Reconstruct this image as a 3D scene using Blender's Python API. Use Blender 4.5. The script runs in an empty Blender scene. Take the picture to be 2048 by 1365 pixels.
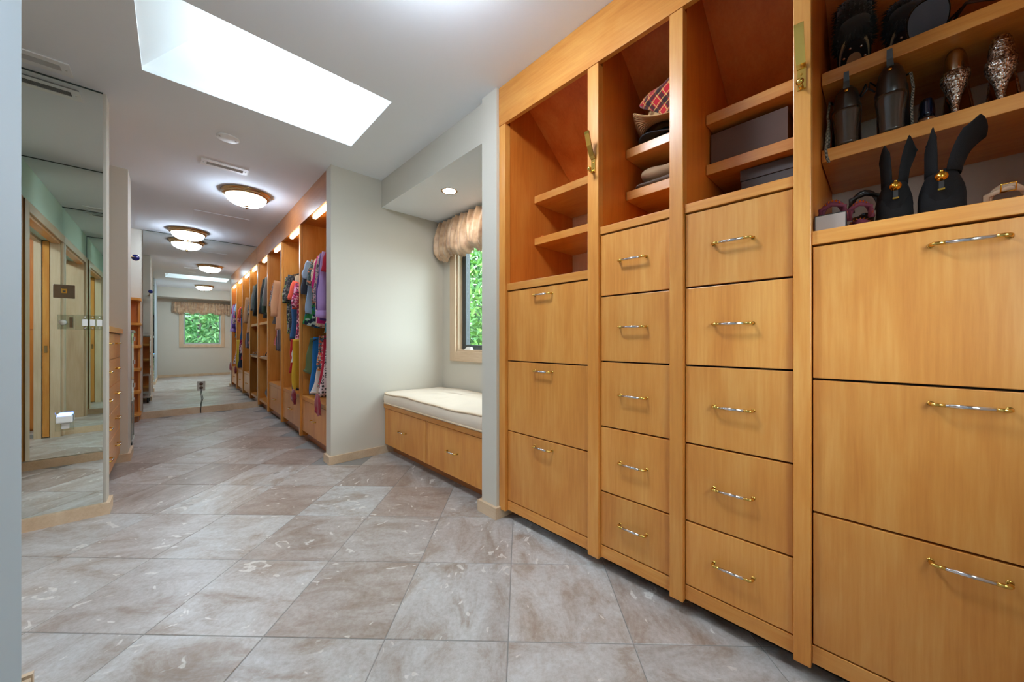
import bpy, bmesh, math, random
from mathutils import Vector, Matrix
PI = math.pi
R = math.radians
sc = bpy.context.scene
C = sc.collection

# ------------------------------------------------------------------ camera, world, light, exposure
CE = 2.43                                   # ceiling height
cam_d = bpy.data.cameras.new('camera')
cam = bpy.data.objects.new('camera', cam_d); C.objects.link(cam)
cam.location = (0, 0, 1.0)
cam.rotation_euler = (R(90), 0, R(-43.7))
cam_d.sensor_width = 36; cam_d.lens = 710 / 2048 * 36
cam_d.clip_start = 0.02; cam_d.clip_end = 200
sc.camera = cam

world = bpy.data.worlds.new('sky'); sc.world = world; world.use_nodes = True
bg = world.node_tree.nodes['Background']
bg.inputs[0].default_value = (0.82, 0.88, 1.0, 1)
bg.inputs[1].default_value = 10.5
sc.view_settings.view_transform = 'Standard'
sc.view_settings.look = 'None'
sc.view_settings.gamma = 1
sc.view_settings.use_curve_mapping = False
sc.view_settings.exposure = 0.36
cy = sc.cycles
cy.max_bounces = 14; cy.diffuse_bounces = 5; cy.glossy_bounces = 12
cy.transmission_bounces = 8; cy.transparent_max_bounces = 16
cy.sample_clamp_indirect = 6.0
cy.caustics_reflective = False; cy.caustics_refractive = False
cy.use_denoising = True
cy.use_adaptive_sampling = True; cy.adaptive_threshold = 0.02

def portal(name, loc, rot, sx, sy):
    l = bpy.data.lights.new(name, 'AREA'); l.shape = 'RECTANGLE'; l.size = sx; l.size_y = sy
    l.cycles.is_portal = True
    o = bpy.data.objects.new(name, l); C.objects.link(o); o.location = loc; o.rotation_euler = rot
    return o
portal('skylight_portal', (0.62, 2.365, 3.02), (0, 0, 0), 0.62, 0.66)
portal('alcove_window_portal', (2.09, 2.37, 1.49), (0, R(90), 0), 1.16, 0.93)
portal('back_window_portal', (0.62, -0.56, 1.47), (R(-90), 0, 0), 0.80, 1.1)

# ------------------------------------------------------------------ materials
MATS = {}
def new_mat(name):
    m = bpy.data.materials.new(name); m.use_nodes = True
    nt = m.node_tree; b = nt.nodes['Principled BSDF']
    MATS[name] = m
    return m, nt, b
def L(nt, a, b): nt.links.new(a, b)
def N(nt, t, **kw):
    n = nt.nodes.new(t)
    for k, v in kw.items(): setattr(n, k, v)
    return n
def setin(n, **kw):
    for k, v in kw.items(): n.inputs[k.replace('_', ' ')].default_value = v
def rgba(c): return (c[0], c[1], c[2], 1)
def srgb(r, g, b):
    f = lambda v: (v / 255 / 12.92) if v <= 10 else ((v / 255 + 0.055) / 1.055) ** 2.4
    return (f(r), f(g), f(b))
def ramp(nt, stops, interp='LINEAR'):
    r = N(nt, 'ShaderNodeValToRGB'); cr = r.color_ramp; cr.interpolation = interp
    while len(cr.elements) < len(stops): cr.elements.new(0.5)
    for e, (p, c) in zip(cr.elements, stops): e.position = p; e.color = rgba(c)
    return r
def plain(name, col, rough=0.5, metal=0.0, spec=0.5, coat=0.0, bump=0.0, bscale=200, var=0.0, sheen=0.0):
    m, nt, b = new_mat(name)
    setin(b, Base_Color=rgba(col), Roughness=rough, Metallic=metal, Coat_Weight=coat)
    b.inputs['Specular IOR Level'].default_value = spec
    b.inputs['Sheen Weight'].default_value = sheen
    tc = N(nt, 'ShaderNodeTexCoord')
    if var:
        nz = N(nt, 'ShaderNodeTexNoise'); setin(nz, Scale=6.0, Detail=4.0); L(nt, tc.outputs['Object'], nz.inputs['Vector'])
        d = tuple(v * (1 - var) for v in col); e = tuple(min(1, v * (1 + var)) for v in col)
        rp = ramp(nt, [(0.3, d), (0.7, e)]); L(nt, nz.outputs['Fac'], rp.inputs['Fac']); L(nt, rp.outputs['Color'], b.inputs['Base Color'])
    if bump:
        n2 = N(nt, 'ShaderNodeTexNoise'); setin(n2, Scale=bscale, Detail=3.0); L(nt, tc.outputs['Object'], n2.inputs['Vector'])
        bp = N(nt, 'ShaderNodeBump'); setin(bp, Strength=bump, Distance=0.002); L(nt, n2.outputs['Fac'], bp.inputs['Height'])
        L(nt, bp.outputs['Normal'], b.inputs['Normal'])
    return m
def emit(name, col, strength, base=(0.9, 0.9, 0.9)):
    m, nt, b = new_mat(name)
    setin(b, Base_Color=rgba(base), Roughness=0.3, Emission_Color=rgba(col), Emission_Strength=strength)
    return m
def wood(name, dark, mid, light, axis='Z', rough=0.32, coat=0.25):
    m, nt, b = new_mat(name)
    tc = N(nt, 'ShaderNodeTexCoord'); oi = N(nt, 'ShaderNodeObjectInfo')
    sep = N(nt, 'ShaderNodeMath', operation='MULTIPLY'); L(nt, oi.outputs['Random'], sep.inputs[0]); sep.inputs[1].default_value = 37.0
    add = N(nt, 'ShaderNodeVectorMath', operation='ADD'); L(nt, tc.outputs['Object'], add.inputs[0]); L(nt, sep.outputs[0], add.inputs[1])
    mp = N(nt, 'ShaderNodeMapping'); L(nt, add.outputs[0], mp.inputs['Vector'])
    s = {'X': (0.35, 1, 1), 'Y': (1, 0.35, 1), 'Z': (1, 1, 0.22)}[axis]
    mp.inputs['Scale'].default_value = s
    n1 = N(nt, 'ShaderNodeTexNoise'); setin(n1, Scale=9.0, Detail=3.0, Distortion=0.6); L(nt, mp.outputs['Vector'], n1.inputs['Vector'])
    mp2 = N(nt, 'ShaderNodeMapping'); L(nt, add.outputs[0], mp2.inputs['Vector'])
    mp2.inputs['Scale'].default_value = {'X': (0.06, 1, 1), 'Y': (1, 0.06, 1), 'Z': (1, 1, 0.05)}[axis]
    n2 = N(nt, 'ShaderNodeTexNoise'); setin(n2, Scale=95.0, Detail=4.0, Roughness=0.65); L(nt, mp2.outputs['Vector'], n2.inputs['Vector'])
    mx = N(nt, 'ShaderNodeMath', operation='MULTIPLY_ADD'); L(nt, n2.outputs['Fac'], mx.inputs[0]); mx.inputs[1].default_value = 0.42
    sc1 = N(nt, 'ShaderNodeMath', operation='MULTIPLY'); L(nt, n1.outputs['Fac'], sc1.inputs[0]); sc1.inputs[1].default_value = 0.62
    L(nt, sc1.outputs[0], mx.inputs[2])
    rp = ramp(nt, [(0.30, dark), (0.50, mid), (0.70, light)]); L(nt, mx.outputs[0], rp.inputs['Fac'])
    hv = N(nt, 'ShaderNodeHueSaturation')
    mr = N(nt, 'ShaderNodeMapRange'); L(nt, oi.outputs['Random'], mr.inputs['Value']); mr.inputs['To Min'].default_value = 0.93; mr.inputs['To Max'].default_value = 1.07
    L(nt, mr.outputs[0], hv.inputs['Value']); L(nt, rp.outputs['Color'], hv.inputs['Color'])
    L(nt, hv.outputs['Color'], b.inputs['Base Color'])
    setin(b, Roughness=rough, Coat_Weight=coat, Coat_Roughness=0.25)
    bp = N(nt, 'ShaderNodeBump'); setin(bp, Strength=0.06, Distance=0.001); L(nt, n2.outputs['Fac'], bp.inputs['Height']); L(nt, bp.outputs['Normal'], b.inputs['Normal'])
    return m
def cells(name, cols, scale=60, rough=0.8, sheen=0.3, stretch=(1, 1, 1)):
    """small blotches of several colours: a printed floral cloth"""
    m, nt, b = new_mat(name)
    tc = N(nt, 'ShaderNodeTexCoord'); mp = N(nt, 'ShaderNodeMapping'); mp.inputs['Scale'].default_value = stretch
    nz = N(nt, 'ShaderNodeTexNoise'); setin(nz, Scale=scale * 0.6); L(nt, tc.outputs['Object'], nz.inputs['Vector'])
    mxv = N(nt, 'ShaderNodeMix', data_type='VECTOR'); mxv.inputs['Factor'].default_value = 0.03
    L(nt, tc.outputs['Object'], mp.inputs['Vector']); L(nt, mp.outputs['Vector'], mxv.inputs[4]); L(nt, nz.outputs['Color'], mxv.inputs[5])
    v = N(nt, 'ShaderNodeTexVoronoi'); setin(v, Scale=scale); L(nt, mxv.outputs[1], v.inputs['Vector'])
    sp = N(nt, 'ShaderNodeSeparateColor'); L(nt, v.outputs['Color'], sp.inputs['Color'])
    n = len(cols)
    rp = ramp(nt, [(i / n, c) for i, c in enumerate(cols)], 'CONSTANT'); L(nt, sp.outputs[0], rp.inputs['Fac'])
    L(nt, rp.outputs['Color'], b.inputs['Base Color']); setin(b, Roughness=rough, Sheen_Weight=sheen)
    return m
def dots(name, ground, ink, scale, lo, hi, rough=0.7):
    m, nt, b = new_mat(name)
    tc = N(nt, 'ShaderNodeTexCoord'); v = N(nt, 'ShaderNodeTexVoronoi'); setin(v, Scale=scale); v.inputs['Randomness'].default_value = 0.35
    L(nt, tc.outputs['Object'], v.inputs['Vector'])
    st = [(0.0, ground), (lo, ink), (hi, ground)] if lo > 0 else [(0.0, ink), (hi, ground)]
    rp = ramp(nt, st, 'CONSTANT'); L(nt, v.outputs['Distance'], rp.inputs['Fac']); L(nt, rp.outputs['Color'], b.inputs['Base Color']); setin(b, Roughness=rough)
    return m
def plaid(name, base, dk, line, scale=26):
    m, nt, b = new_mat(name)
    tc = N(nt, 'ShaderNodeTexCoord'); mp = N(nt, 'ShaderNodeMapping'); mp.inputs['Rotation'].default_value = (0.6, 0.3, 0.5)
    L(nt, tc.outputs['Object'], mp.inputs['Vector'])
    cur = None
    col = N(nt, 'ShaderNodeRGB'); col.outputs[0].default_value = rgba(base); cur = col.outputs[0]
    for axis in ('Y', 'Z'):
        for sc_, thr, c, f in ((scale, 0.80, dk, 0.85), (scale * 2, 0.97, line, 0.9)):
            w = N(nt, 'ShaderNodeTexWave', bands_direction=axis); setin(w, Scale=sc_ / 6.28 * 2.2, Distortion=0.0); L(nt, mp.outputs['Vector'], w.inputs['Vector'])
            g = N(nt, 'ShaderNodeMath', operation='GREATER_THAN'); L(nt, w.outputs['Fac'], g.inputs[0]); g.inputs[1].default_value = thr
            ml = N(nt, 'ShaderNodeMath', operation='MULTIPLY'); L(nt, g.outputs[0], ml.inputs[0]); ml.inputs[1].default_value = f
            mx = N(nt, 'ShaderNodeMix', data_type='RGBA'); L(nt, ml.outputs[0], mx.inputs['Factor']); L(nt, cur, mx.inputs[6]); mx.inputs[7].default_value = rgba(c)
            cur = mx.outputs[2]
    L(nt, cur, b.inputs['Base Color']); setin(b, Roughness=0.85, Sheen_Weight=0.4)
    return m
def stripes(name, cols, scale, axis='Z'):
    m, nt, b = new_mat(name)
    tc = N(nt, 'ShaderNodeTexCoord'); w = N(nt, 'ShaderNodeTexWave', bands_direction=axis, wave_profile='SAW'); setin(w, Scale=scale, Distortion=0.3); L(nt, tc.outputs['Object'], w.inputs['Vector'])
    rp = ramp(nt, [(i / len(cols), c) for i, c in enumerate(cols)], 'CONSTANT'); L(nt, w.outputs['Fac'], rp.inputs['Fac']); L(nt, rp.outputs['Color'], b.inputs['Base Color']); setin(b, Roughness=0.8)
    return m
def thin_glass(name, tint=(0.93, 0.97, 0.95), refl=0.08):
    m, nt, b = new_mat(name); nt.nodes.remove(b)
    out = [n for n in nt.nodes if n.type == 'OUTPUT_MATERIAL'][0]
    t = N(nt, 'ShaderNodeBsdfTransparent'); t.inputs[0].default_value = rgba(tint)
    g = N(nt, 'ShaderNodeBsdfGlossy'); g.inputs['Roughness'].default_value = 0.02
    mx = N(nt, 'ShaderNodeMixShader'); mx.inputs[0].default_value = refl
    L(nt, t.outputs[0], mx.inputs[1]); L(nt, g.outputs[0], mx.inputs[2]); L(nt, mx.outputs[0], out.inputs['Surface'])
    return m

def travertine():
    m, nt, b = new_mat('travertine')
    tc = N(nt, 'ShaderNodeTexCoord'); oi = N(nt, 'ShaderNodeObjectInfo')
    off = N(nt, 'ShaderNodeMath', operation='MULTIPLY'); L(nt, oi.outputs['Random'], off.inputs[0]); off.inputs[1].default_value = 53.0
    add = N(nt, 'ShaderNodeVectorMath', operation='ADD'); L(nt, tc.outputs['Object'], add.inputs[0]); L(nt, off.outputs[0], add.inputs[1])
    # how strongly a tile is banded differs from tile to tile
    mp = N(nt, 'ShaderNodeMapping'); mp.inputs['Scale'].default_value = (1.0, 0.48, 1.0); mp.inputs['Rotation'].default_value = (0, 0, 0.62)
    L(nt, add.outputs[0], mp.inputs['Vector'])
    n1 = N(nt, 'ShaderNodeTexNoise'); setin(n1, Scale=8.0, Detail=10.0, Roughness=0.70, Distortion=0.7); L(nt, mp.outputs['Vector'], n1.inputs['Vector'])
    n2 = N(nt, 'ShaderNodeTexNoise'); setin(n2, Scale=2.6, Detail=3.0); L(nt, add.outputs[0], n2.inputs['Vector'])
    cA = ramp(nt, [(0.28, srgb(146, 126, 110)), (0.40, srgb(166, 154, 144)), (0.50, srgb(183, 178, 174)), (0.62, srgb(194, 192, 190)), (0.78, srgb(204, 203, 203))])
    L(nt, n1.outputs['Fac'], cA.inputs['Fac'])
    cB = ramp(nt, [(0.3, srgb(134, 114, 101)), (0.5, srgb(157, 141, 131)), (0.7, srgb(180, 169, 162))]); L(nt, n1.outputs['Fac'], cB.inputs['Fac'])
    sel = N(nt, 'ShaderNodeMapRange'); L(nt, oi.outputs['Random'], sel.inputs['Value']); sel.inputs['From Min'].default_value = 0.45; sel.inputs['From Max'].default_value = 0.95
    mx = N(nt, 'ShaderNodeMix', data_type='RGBA'); L(nt, sel.outputs[0], mx.inputs['Factor']); L(nt, cA.outputs['Color'], mx.inputs[6]); L(nt, cB.outputs['Color'], mx.inputs[7])
    # pale filled holes and worm-like streaks
    mp3 = N(nt, 'ShaderNodeMapping'); mp3.inputs['Scale'].default_value = (1.0, 0.55, 1.0); L(nt, add.outputs[0], mp3.inputs['Vector'])
    n3 = N(nt, 'ShaderNodeTexNoise'); setin(n3, Scale=17.0, Detail=2.0, Distortion=1.4); L(nt, mp3.outputs['Vector'], n3.inputs['Vector'])
    f3 = ramp(nt, [(0.665, (0, 0, 0)), (0.69, (1, 1, 1))]); L(nt, n3.outputs['Fac'], f3.inputs['Fac'])
    k3 = N(nt, 'ShaderNodeMath', operation='MULTIPLY'); L(nt, f3.outputs['Color'], k3.inputs[0]); k3.inputs[1].default_value = 0.75
    mx2 = N(nt, 'ShaderNodeMix', data_type='RGBA'); L(nt, k3.outputs[0], mx2.inputs['Factor']); L(nt, mx.outputs[2], mx2.inputs[6]); mx2.inputs[7].default_value = rgba(srgb(220, 216, 210))
    n4 = N(nt, 'ShaderNodeTexNoise'); setin(n4, Scale=55.0, Detail=6.0, Roughness=0.75); L(nt, add.outputs[0], n4.inputs['Vector'])
    f4 = ramp(nt, [(0.36, (0.84, 0.80, 0.76)), (0.50, (0.96, 0.95, 0.94)), (0.62, (1.06, 1.06, 1.07))]); L(nt, n4.outputs['Fac'], f4.inputs['Fac'])
    mul = N(nt, 'ShaderNodeMix', data_type='RGBA', blend_type='MULTIPLY'); mul.inputs['Factor'].default_value = 0.9
    L(nt, mx2.outputs[2], mul.inputs[6]); L(nt, f4.outputs['Color'], mul.inputs[7])
    hv = N(nt, 'ShaderNodeHueSaturation'); mr = N(nt, 'ShaderNodeMath', operation='FRACT'); m7 = N(nt, 'ShaderNodeMath', operation='MULTIPLY'); L(nt, oi.outputs['Random'], m7.inputs[0]); m7.inputs[1].default_value = 7.31
    L(nt, m7.outputs[0], mr.inputs[0]); mr2 = N(nt, 'ShaderNodeMapRange'); L(nt, mr.outputs[0], mr2.inputs['Value']); mr2.inputs['To Min'].default_value = 0.90; mr2.inputs['To Max'].default_value = 1.06
    L(nt, mr2.outputs[0], hv.inputs['Value']); L(nt, mul.outputs[2], hv.inputs['Color']); L(nt, hv.outputs['Color'], b.inputs['Base Color'])
    rr = N(nt, 'ShaderNodeMapRange'); L(nt, n2.outputs['Fac'], rr.inputs['Value']); rr.inputs['To Min'].default_value = 0.22; rr.inputs['To Max'].default_value = 0.42
    L(nt, rr.outputs[0], b.inputs['Roughness'])
    return m

M_tile = travertine()
M_grout = plain('grout', srgb(140, 137, 133), 0.9)
M_wall = plain('wall_paint', srgb(206, 200, 187), 0.75, bump=0.05, bscale=350)
M_cool = plain('partition_cool_shade', srgb(172, 186, 196), 0.7, bump=0.05, bscale=350)  # white wall; the bluish shade falling on it is put into the colour
M_mint = plain('mint_paint', srgb(196, 222, 208), 0.7)
M_ceil = plain('ceiling_paint', srgb(238, 242, 248), 0.85, bump=0.05, bscale=300)
M_shaft = plain('shaft_paint', srgb(240, 242, 244), 0.9)
M_mirror = plain('mirror_glass', (0.89, 0.945, 0.91), 0.0, metal=1.0)
M_medge = plain('mirror_edge', (0.03, 0.05, 0.045), 0.3)
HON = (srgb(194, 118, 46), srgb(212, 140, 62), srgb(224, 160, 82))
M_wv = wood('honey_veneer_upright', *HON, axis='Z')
M_wh = wood('honey_veneer_lengthwise', *HON, axis='Y')
M_wx = wood('honey_veneer_deep_bounce', srgb(212, 106, 38), srgb(226, 122, 48), srgb(234, 140, 62), axis='X', rough=0.45, coat=0.05)  # honey veneer with bounced orange light mixed in, lifted for the shaded slopes
M_wi = wood('honey_veneer_bounce_tint', srgb(194, 102, 32), srgb(212, 120, 42), srgb(222, 138, 56), axis='Z', rough=0.42, coat=0.08)  # honey veneer reddened: inter-reflected light inside the shelves put into the colour
M_wf = wood('russet_veneer_fascia', srgb(150, 84, 40), srgb(170, 102, 52), srgb(186, 120, 66), axis='Y')
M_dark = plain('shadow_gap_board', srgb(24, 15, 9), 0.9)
M_birch = wood('pale_wood_trim', srgb(196, 166, 134), srgb(212, 184, 152), srgb(222, 198, 168), axis='Y', rough=0.45, coat=0.1)
M_birchz = wood('pale_wood_trim_upright', srgb(196, 166, 134), srgb(212, 184, 152), srgb(222, 198, 168), axis='Z', rough=0.45, coat=0.1)
M_brass = plain('brass', srgb(226, 186, 96), 0.16, metal=1.0)
M_obrass = plain('antique_brass', srgb(186, 150, 104), 0.22, metal=1.0)
M_chrome = plain('chrome', (0.72, 0.72, 0.74), 0.1, metal=1.0)
M_steel = plain('brushed_steel', (0.55, 0.54, 0.52), 0.3, metal=1.0)
M_white = plain('white_plastic', srgb(232, 232, 228), 0.4)
M_black = plain('black_plastic', (0.012, 0.012, 0.012), 0.4)
M_vent = plain('vent_enamel', srgb(244, 244, 244), 0.5)
M_slat = plain('vent_slat_grey', srgb(190, 190, 190), 0.5)
M_hole = plain('duct_dark', (0.05, 0.05, 0.05), 0.9)
M_dome = emit('lit_lamp_glass', (0.81, 0.95, 1.12), 34.0); M_dome2 = emit('bright_lamp_glass', (0.84, 0.95, 1.08), 64.0)
M_strip = emit('lit_strip_tube', (1.0, 0.78, 0.44), 13.0)
M_down = emit('lit_downlight_lens', (1.0, 0.95, 0.86), 110.0)
M_pane = thin_glass('window_pane', (0.86, 0.92, 0.90), 0.06)
M_acry = thin_glass('clear_acrylic', (0.93, 0.95, 0.93), 0.10)
M_frame = plain('dark_window_sash', srgb(58, 66, 68), 0.35)
M_alu = plain('grey_window_sash', srgb(150, 156, 156), 0.35)
M_cush = plain('cream_upholstery', srgb(226, 208, 186), 0.9, bump=0.25, bscale=500, sheen=0.3, var=0.04)
M_pipe = plain('cream_piping', srgb(214, 190, 160), 0.85)
def silk():
    m, nt, b = new_mat('peach_silk')
    tc = N(nt, 'ShaderNodeTexCoord'); nz = N(nt, 'ShaderNodeTexNoise'); setin(nz, Scale=14.0, Detail=5.0); L(nt, tc.outputs['Object'], nz.inputs['Vector'])
    rp = ramp(nt, [(0.3, srgb(164, 126, 96)), (0.55, srgb(202, 168, 134)), (0.75, srgb(216, 190, 160))]); L(nt, nz.outputs['Fac'], rp.inputs['Fac']); L(nt, rp.outputs['Color'], b.inputs['Base Color'])
    setin(b, Roughness=0.42, Sheen_Weight=0.5); return m
M_silk = silk()

# ------------------------------------------------------------------ mesh builders
class MB:
    def __init__(s): s.v = []; s.f = []; s.m = []; s.smooth = []
    def add(s, vs, fs, mi=0, sm=False):
        o = len(s.v); s.v += [tuple(p) for p in vs]
        for f in fs: s.f.append(tuple(i + o for i in f)); s.m.append(mi); s.smooth.append(sm)
    def box(s, x0, x1, y0, y1, z0, z1, mi=0):
        s.add([(x0, y0, z0), (x1, y0, z0), (x1, y1, z0), (x0, y1, z0), (x0, y0, z1), (x1, y0, z1), (x1, y1, z1), (x0, y1, z1)],
              [(0, 3, 2, 1), (4, 5, 6, 7), (0, 1, 5, 4), (1, 2, 6, 5), (2, 3, 7, 6), (3, 0, 4, 7)], mi)
    def loft(s, rings, mi=0, caps=(True, True), sm=True, closed=True):
        n = len(rings[0]); vs = [p for r in rings for p in r]; fs = []
        for i in range(len(rings) - 1):
            for j in range(n if closed else n - 1):
                k = (j + 1) % n
                fs.append((i * n + j, i * n + k, (i + 1) * n + k, (i + 1) * n + j))
        if caps[0]: fs.append(tuple(range(n - 1, -1, -1)))
        if caps[1]: fs.append(tuple((len(rings) - 1) * n + j for j in range(n)))
        s.add(vs, fs, mi, sm)
    def tube(s, path, r, n=10, mi=0, caps=(True, True), ry=None):
        P = [Vector(p) for p in path]; rings = []
        rad = r if isinstance(r, (list, tuple)) else [r] * len(P)
        up = None
        for i, p in enumerate(P):
            t = (P[min(i + 1, len(P) - 1)] - P[max(i - 1, 0)]).normalized()
            if up is None:
                up = Vector((0, 0, 1)) if abs(t.z) < 0.9 else Vector((1, 0, 0))
            a = t.cross(up).normalized(); up = a.cross(t).normalized()
            q = rad[i]; q2 = q if ry is None else q * ry
            rings.append([p + a * (q * math.cos(2 * PI * k / n)) + up * (q2 * math.sin(2 * PI * k / n)) for k in range(n)])
        s.loft(rings, mi, caps)
    def lathe(s, prof, n=32, mi=0, c=(0, 0, 0), caps=(True, True)):
        rings = [[(c[0] + r * math.cos(2 * PI * k / n), c[1] + r * math.sin(2 * PI * k / n), c[2] + z) for k in range(n)] for r, z in prof]
        s.loft(rings, mi, caps)
    def sphere(s, c, r, n=16, m=10, mi=0, sq=(1, 1, 1)):
        rings = []
        for i in range(m + 1):
            t = PI * i / m; q = max(1e-4, math.sin(t))
            rings.append([(c[0] + r * sq[0] * q * math.cos(2 * PI * k / n), c[1] + r * sq[1] * q * math.sin(2 * PI * k / n), c[2] - r * sq[2] * math.cos(t)) for k in range(n)])
        s.loft(rings, mi)
    def prism(s, pts, axis, a0, a1, mi=0):
        """outline pts (2D) swept along an axis from a0 to a1"""
        mk = {'X': lambda p, a: (a, p[0], p[1]), 'Y': lambda p, a: (p[0], a, p[1]), 'Z': lambda p, a: (p[0], p[1], a)}[axis]
        s.loft([[mk(p, a0) for p in pts], [mk(p, a1) for p in pts]], mi, sm=False)
    def mesh(s, name, mats):
        me = bpy.data.meshes.new(name); me.from_pydata(s.v, [], s.f); 
        for m in mats: me.materials.append(m)
        for p, mi, sm in zip(me.polygons, s.m, s.smooth): p.material_index = mi; p.use_smooth = sm
        bm = bmesh.new(); bm.from_mesh(me); bmesh.ops.recalc_face_normals(bm, faces=bm.faces); bm.to_mesh(me); bm.free()
        return me
def link(name, me, parent=None, loc=(0, 0, 0), rot=(0, 0, 0)):
    o = bpy.data.objects.new(name, me); C.objects.link(o); o.location = loc; o.rotation_euler = rot
    if parent: o.parent = parent
    return o
def obj(name, mb, mats, parent=None, loc=(0, 0, 0), rot=(0, 0, 0)):
    if not isinstance(mats, (list, tuple)): mats = [mats]
    return link(name, mb.mesh(name, mats), parent, loc, rot)
BOXC = {}
def boxmesh(dx, dy, dz, mat, bev):
    key = (round(dx, 5), round(dy, 5), round(dz, 5), mat.name, bev)
    if key in BOXC: return BOXC[key]
    me = bpy.data.meshes.new('slab'); bm = bmesh.new()
    bmesh.ops.create_cube(bm, size=1.0)
    for v in bm.verts: v.co = Vector((v.co.x * dx, v.co.y * dy, v.co.z * dz))
    if bev: bmesh.ops.bevel(bm, geom=list(bm.edges), offset=bev, segments=2, affect='EDGES', profile=0.5)
    bm.to_mesh(me); bm.free(); me.materials.append(mat); BOXC[key] = me
    return me
def wloc(o):
    v = Vector((0, 0, 0))
    while o: v += o.location; o = o.parent
    return v
def slab(name, b, mat, parent=None, bev=0.0):
    """box part given by WORLD bounds (x0,x1,y0,y1,z0,z1) under an unrotated parent"""
    x0, x1, y0, y1, z0, z1 = b
    c = Vector(((x0 + x1) / 2, (y0 + y1) / 2, (z0 + z1) / 2))
    if parent: c = c - wloc(parent)
    return link(name, boxmesh(x1 - x0, y1 - y0, z1 - z0, mat, bev), parent, c)
def tag(o, label, cat, group=None):
    o['label'] = label; o['category'] = cat
    if group: o['group'] = group
    return o
def thing(name, label, cat, loc=(0, 0, 0), rz=0.0, group=None):
    o = bpy.data.objects.new(name, None); C.objects.link(o); o.location = loc; o.rotation_euler = (0, 0, rz); o.empty_display_size = 0.05
    return tag(o, label, cat, group)
def struct(o, label=None):
    o['kind'] = 'structure'
    if label: o['label'] = label
    return o
def boxes(name, bl, mat, label=None):
    m = MB()
    for b in bl: m.box(*b)
    return struct(obj(name, m, mat), label)

# ------------------------------------------------------------------ room shell
floor = boxes('floor', [(-2.6, 2.1, -0.57, 6.69, -0.12, -0.0016)], M_grout, 'polished beige travertine tile floor laid on the diagonal')
TS = 0.4137
ti = MB(); h = TS / 2 - 0.0017
ti.loft([[(-h, -h, -0.012), (h, -h, -0.012), (h, h, -0.012), (-h, h, -0.012)], [(-h, -h, -0.0012), (h, -h, -0.0012), (h, h, -0.0012), (-h, h, -0.0012)],
         [(-h + 0.0012, -h + 0.0012, 0), (h - 0.0012, -h + 0.0012, 0), (h - 0.0012, h - 0.0012, 0), (-h + 0.0012, h - 0.0012, 0)]], sm=False)
tile_me = ti.mesh('tile', [M_tile])
random.seed(4)
dd = TS / math.sqrt(2)
FREE = [(-0.3, 1.62, -0.45, 3.1), (-0.86, -0.25, 1.64, 3.12), (-0.30, 0.99, 3.1, 6.57), (-0.85, -0.25, 4.6, 6.57), (-0.85, -0.3, 3.2, 4.35), (1.3, 1.47, 1.6, 3.1), (-1.05, -0.8, 1.75, 3.1)]
for i in range(-14, 18):
    for j in range(-18, 16):
        x = 0.514 + dd + (i + j) * dd; y = 1.155 + (i - j) * dd
        hit = any(x > a - 0.10 and x < b + 0.10 and y > c - 0.10 and y < d + 0.10 for a, b, c, d in FREE)
        if hit and y > -0.5 and y < 6.62:
            rt = R(45) + random.choice((0, 90, 180, 270)) * PI / 180
            link('tile', tile_me, floor, (x, y, 0), (0, 0, rt))

SX0, SX1, SY0, SY1 = -0.117, 0.947, 2.032, 2.700
boxes('ceiling', [(-2.6, SX0, -0.57, 6.69, CE, CE + 0.0201), (SX1, 2.1, -0.57, 6.69, CE, CE + 0.02), (SX0, SX1, -0.57, SY0, CE, CE + 0.02), (SX0, SX1, SY1, 6.69, CE, CE + 0.02)], M_ceil, 'flat white ceiling with a skylight well')
# skylight well: the side over the door nook leans inward
zt = 3.02; xl = 0.31
m = MB()
def quadslab(m, pts, nrm, t=0.04):
    n = Vector(nrm).normalized() * t
    m.loft([[Vector(p) for p in pts], [Vector(p) + n for p in pts]], sm=False)
quadslab(m, [(SX0, SY0, CE + 0.0201), (SX0, SY1, CE + 0.0201), (xl, SY1, zt), (xl, SY0, zt)], (-0.8, 0, 0.6))
quadslab(m, [(SX1, SY0, CE + 0.0201), (SX1, SY1, CE + 0.0201), (SX1, SY1, zt), (SX1, SY0, zt)], (1, 0, 0))
quadslab(m, [(SX0, SY1, CE + 0.0201), (SX1, SY1, CE + 0.0201), (SX1, SY1, zt), (xl, SY1, zt)], (0, 1, 0))
quadslab(m, [(SX0, SY0, CE + 0.0201), (SX1, SY0, CE + 0.0201), (SX1, SY0, zt), (xl, SY0, zt)], (0, -1, 0))
sky = struct(obj('skylight_shaft', m, M_shaft), 'deep white skylight well with one leaning side')
slab('glass_pane', (xl - 0.02, SX1 + 0.02, SY0 - 0.02, SY1 + 0.02, zt, zt + 0.008), M_pane, sky)
fr = MB()
for b in ((xl - 0.05, xl, SY0 - 0.05, SY1 + 0.05), (SX1, SX1 + 0.05, SY0 - 0.05, SY1 + 0.05), (xl, SX1, SY0 - 0.05, SY0), (xl, SX1, SY1, SY1 + 0.05)): fr.box(*b, zt + 0.009, zt + 0.05)
obj('frame', fr, M_alu, sky)

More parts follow.
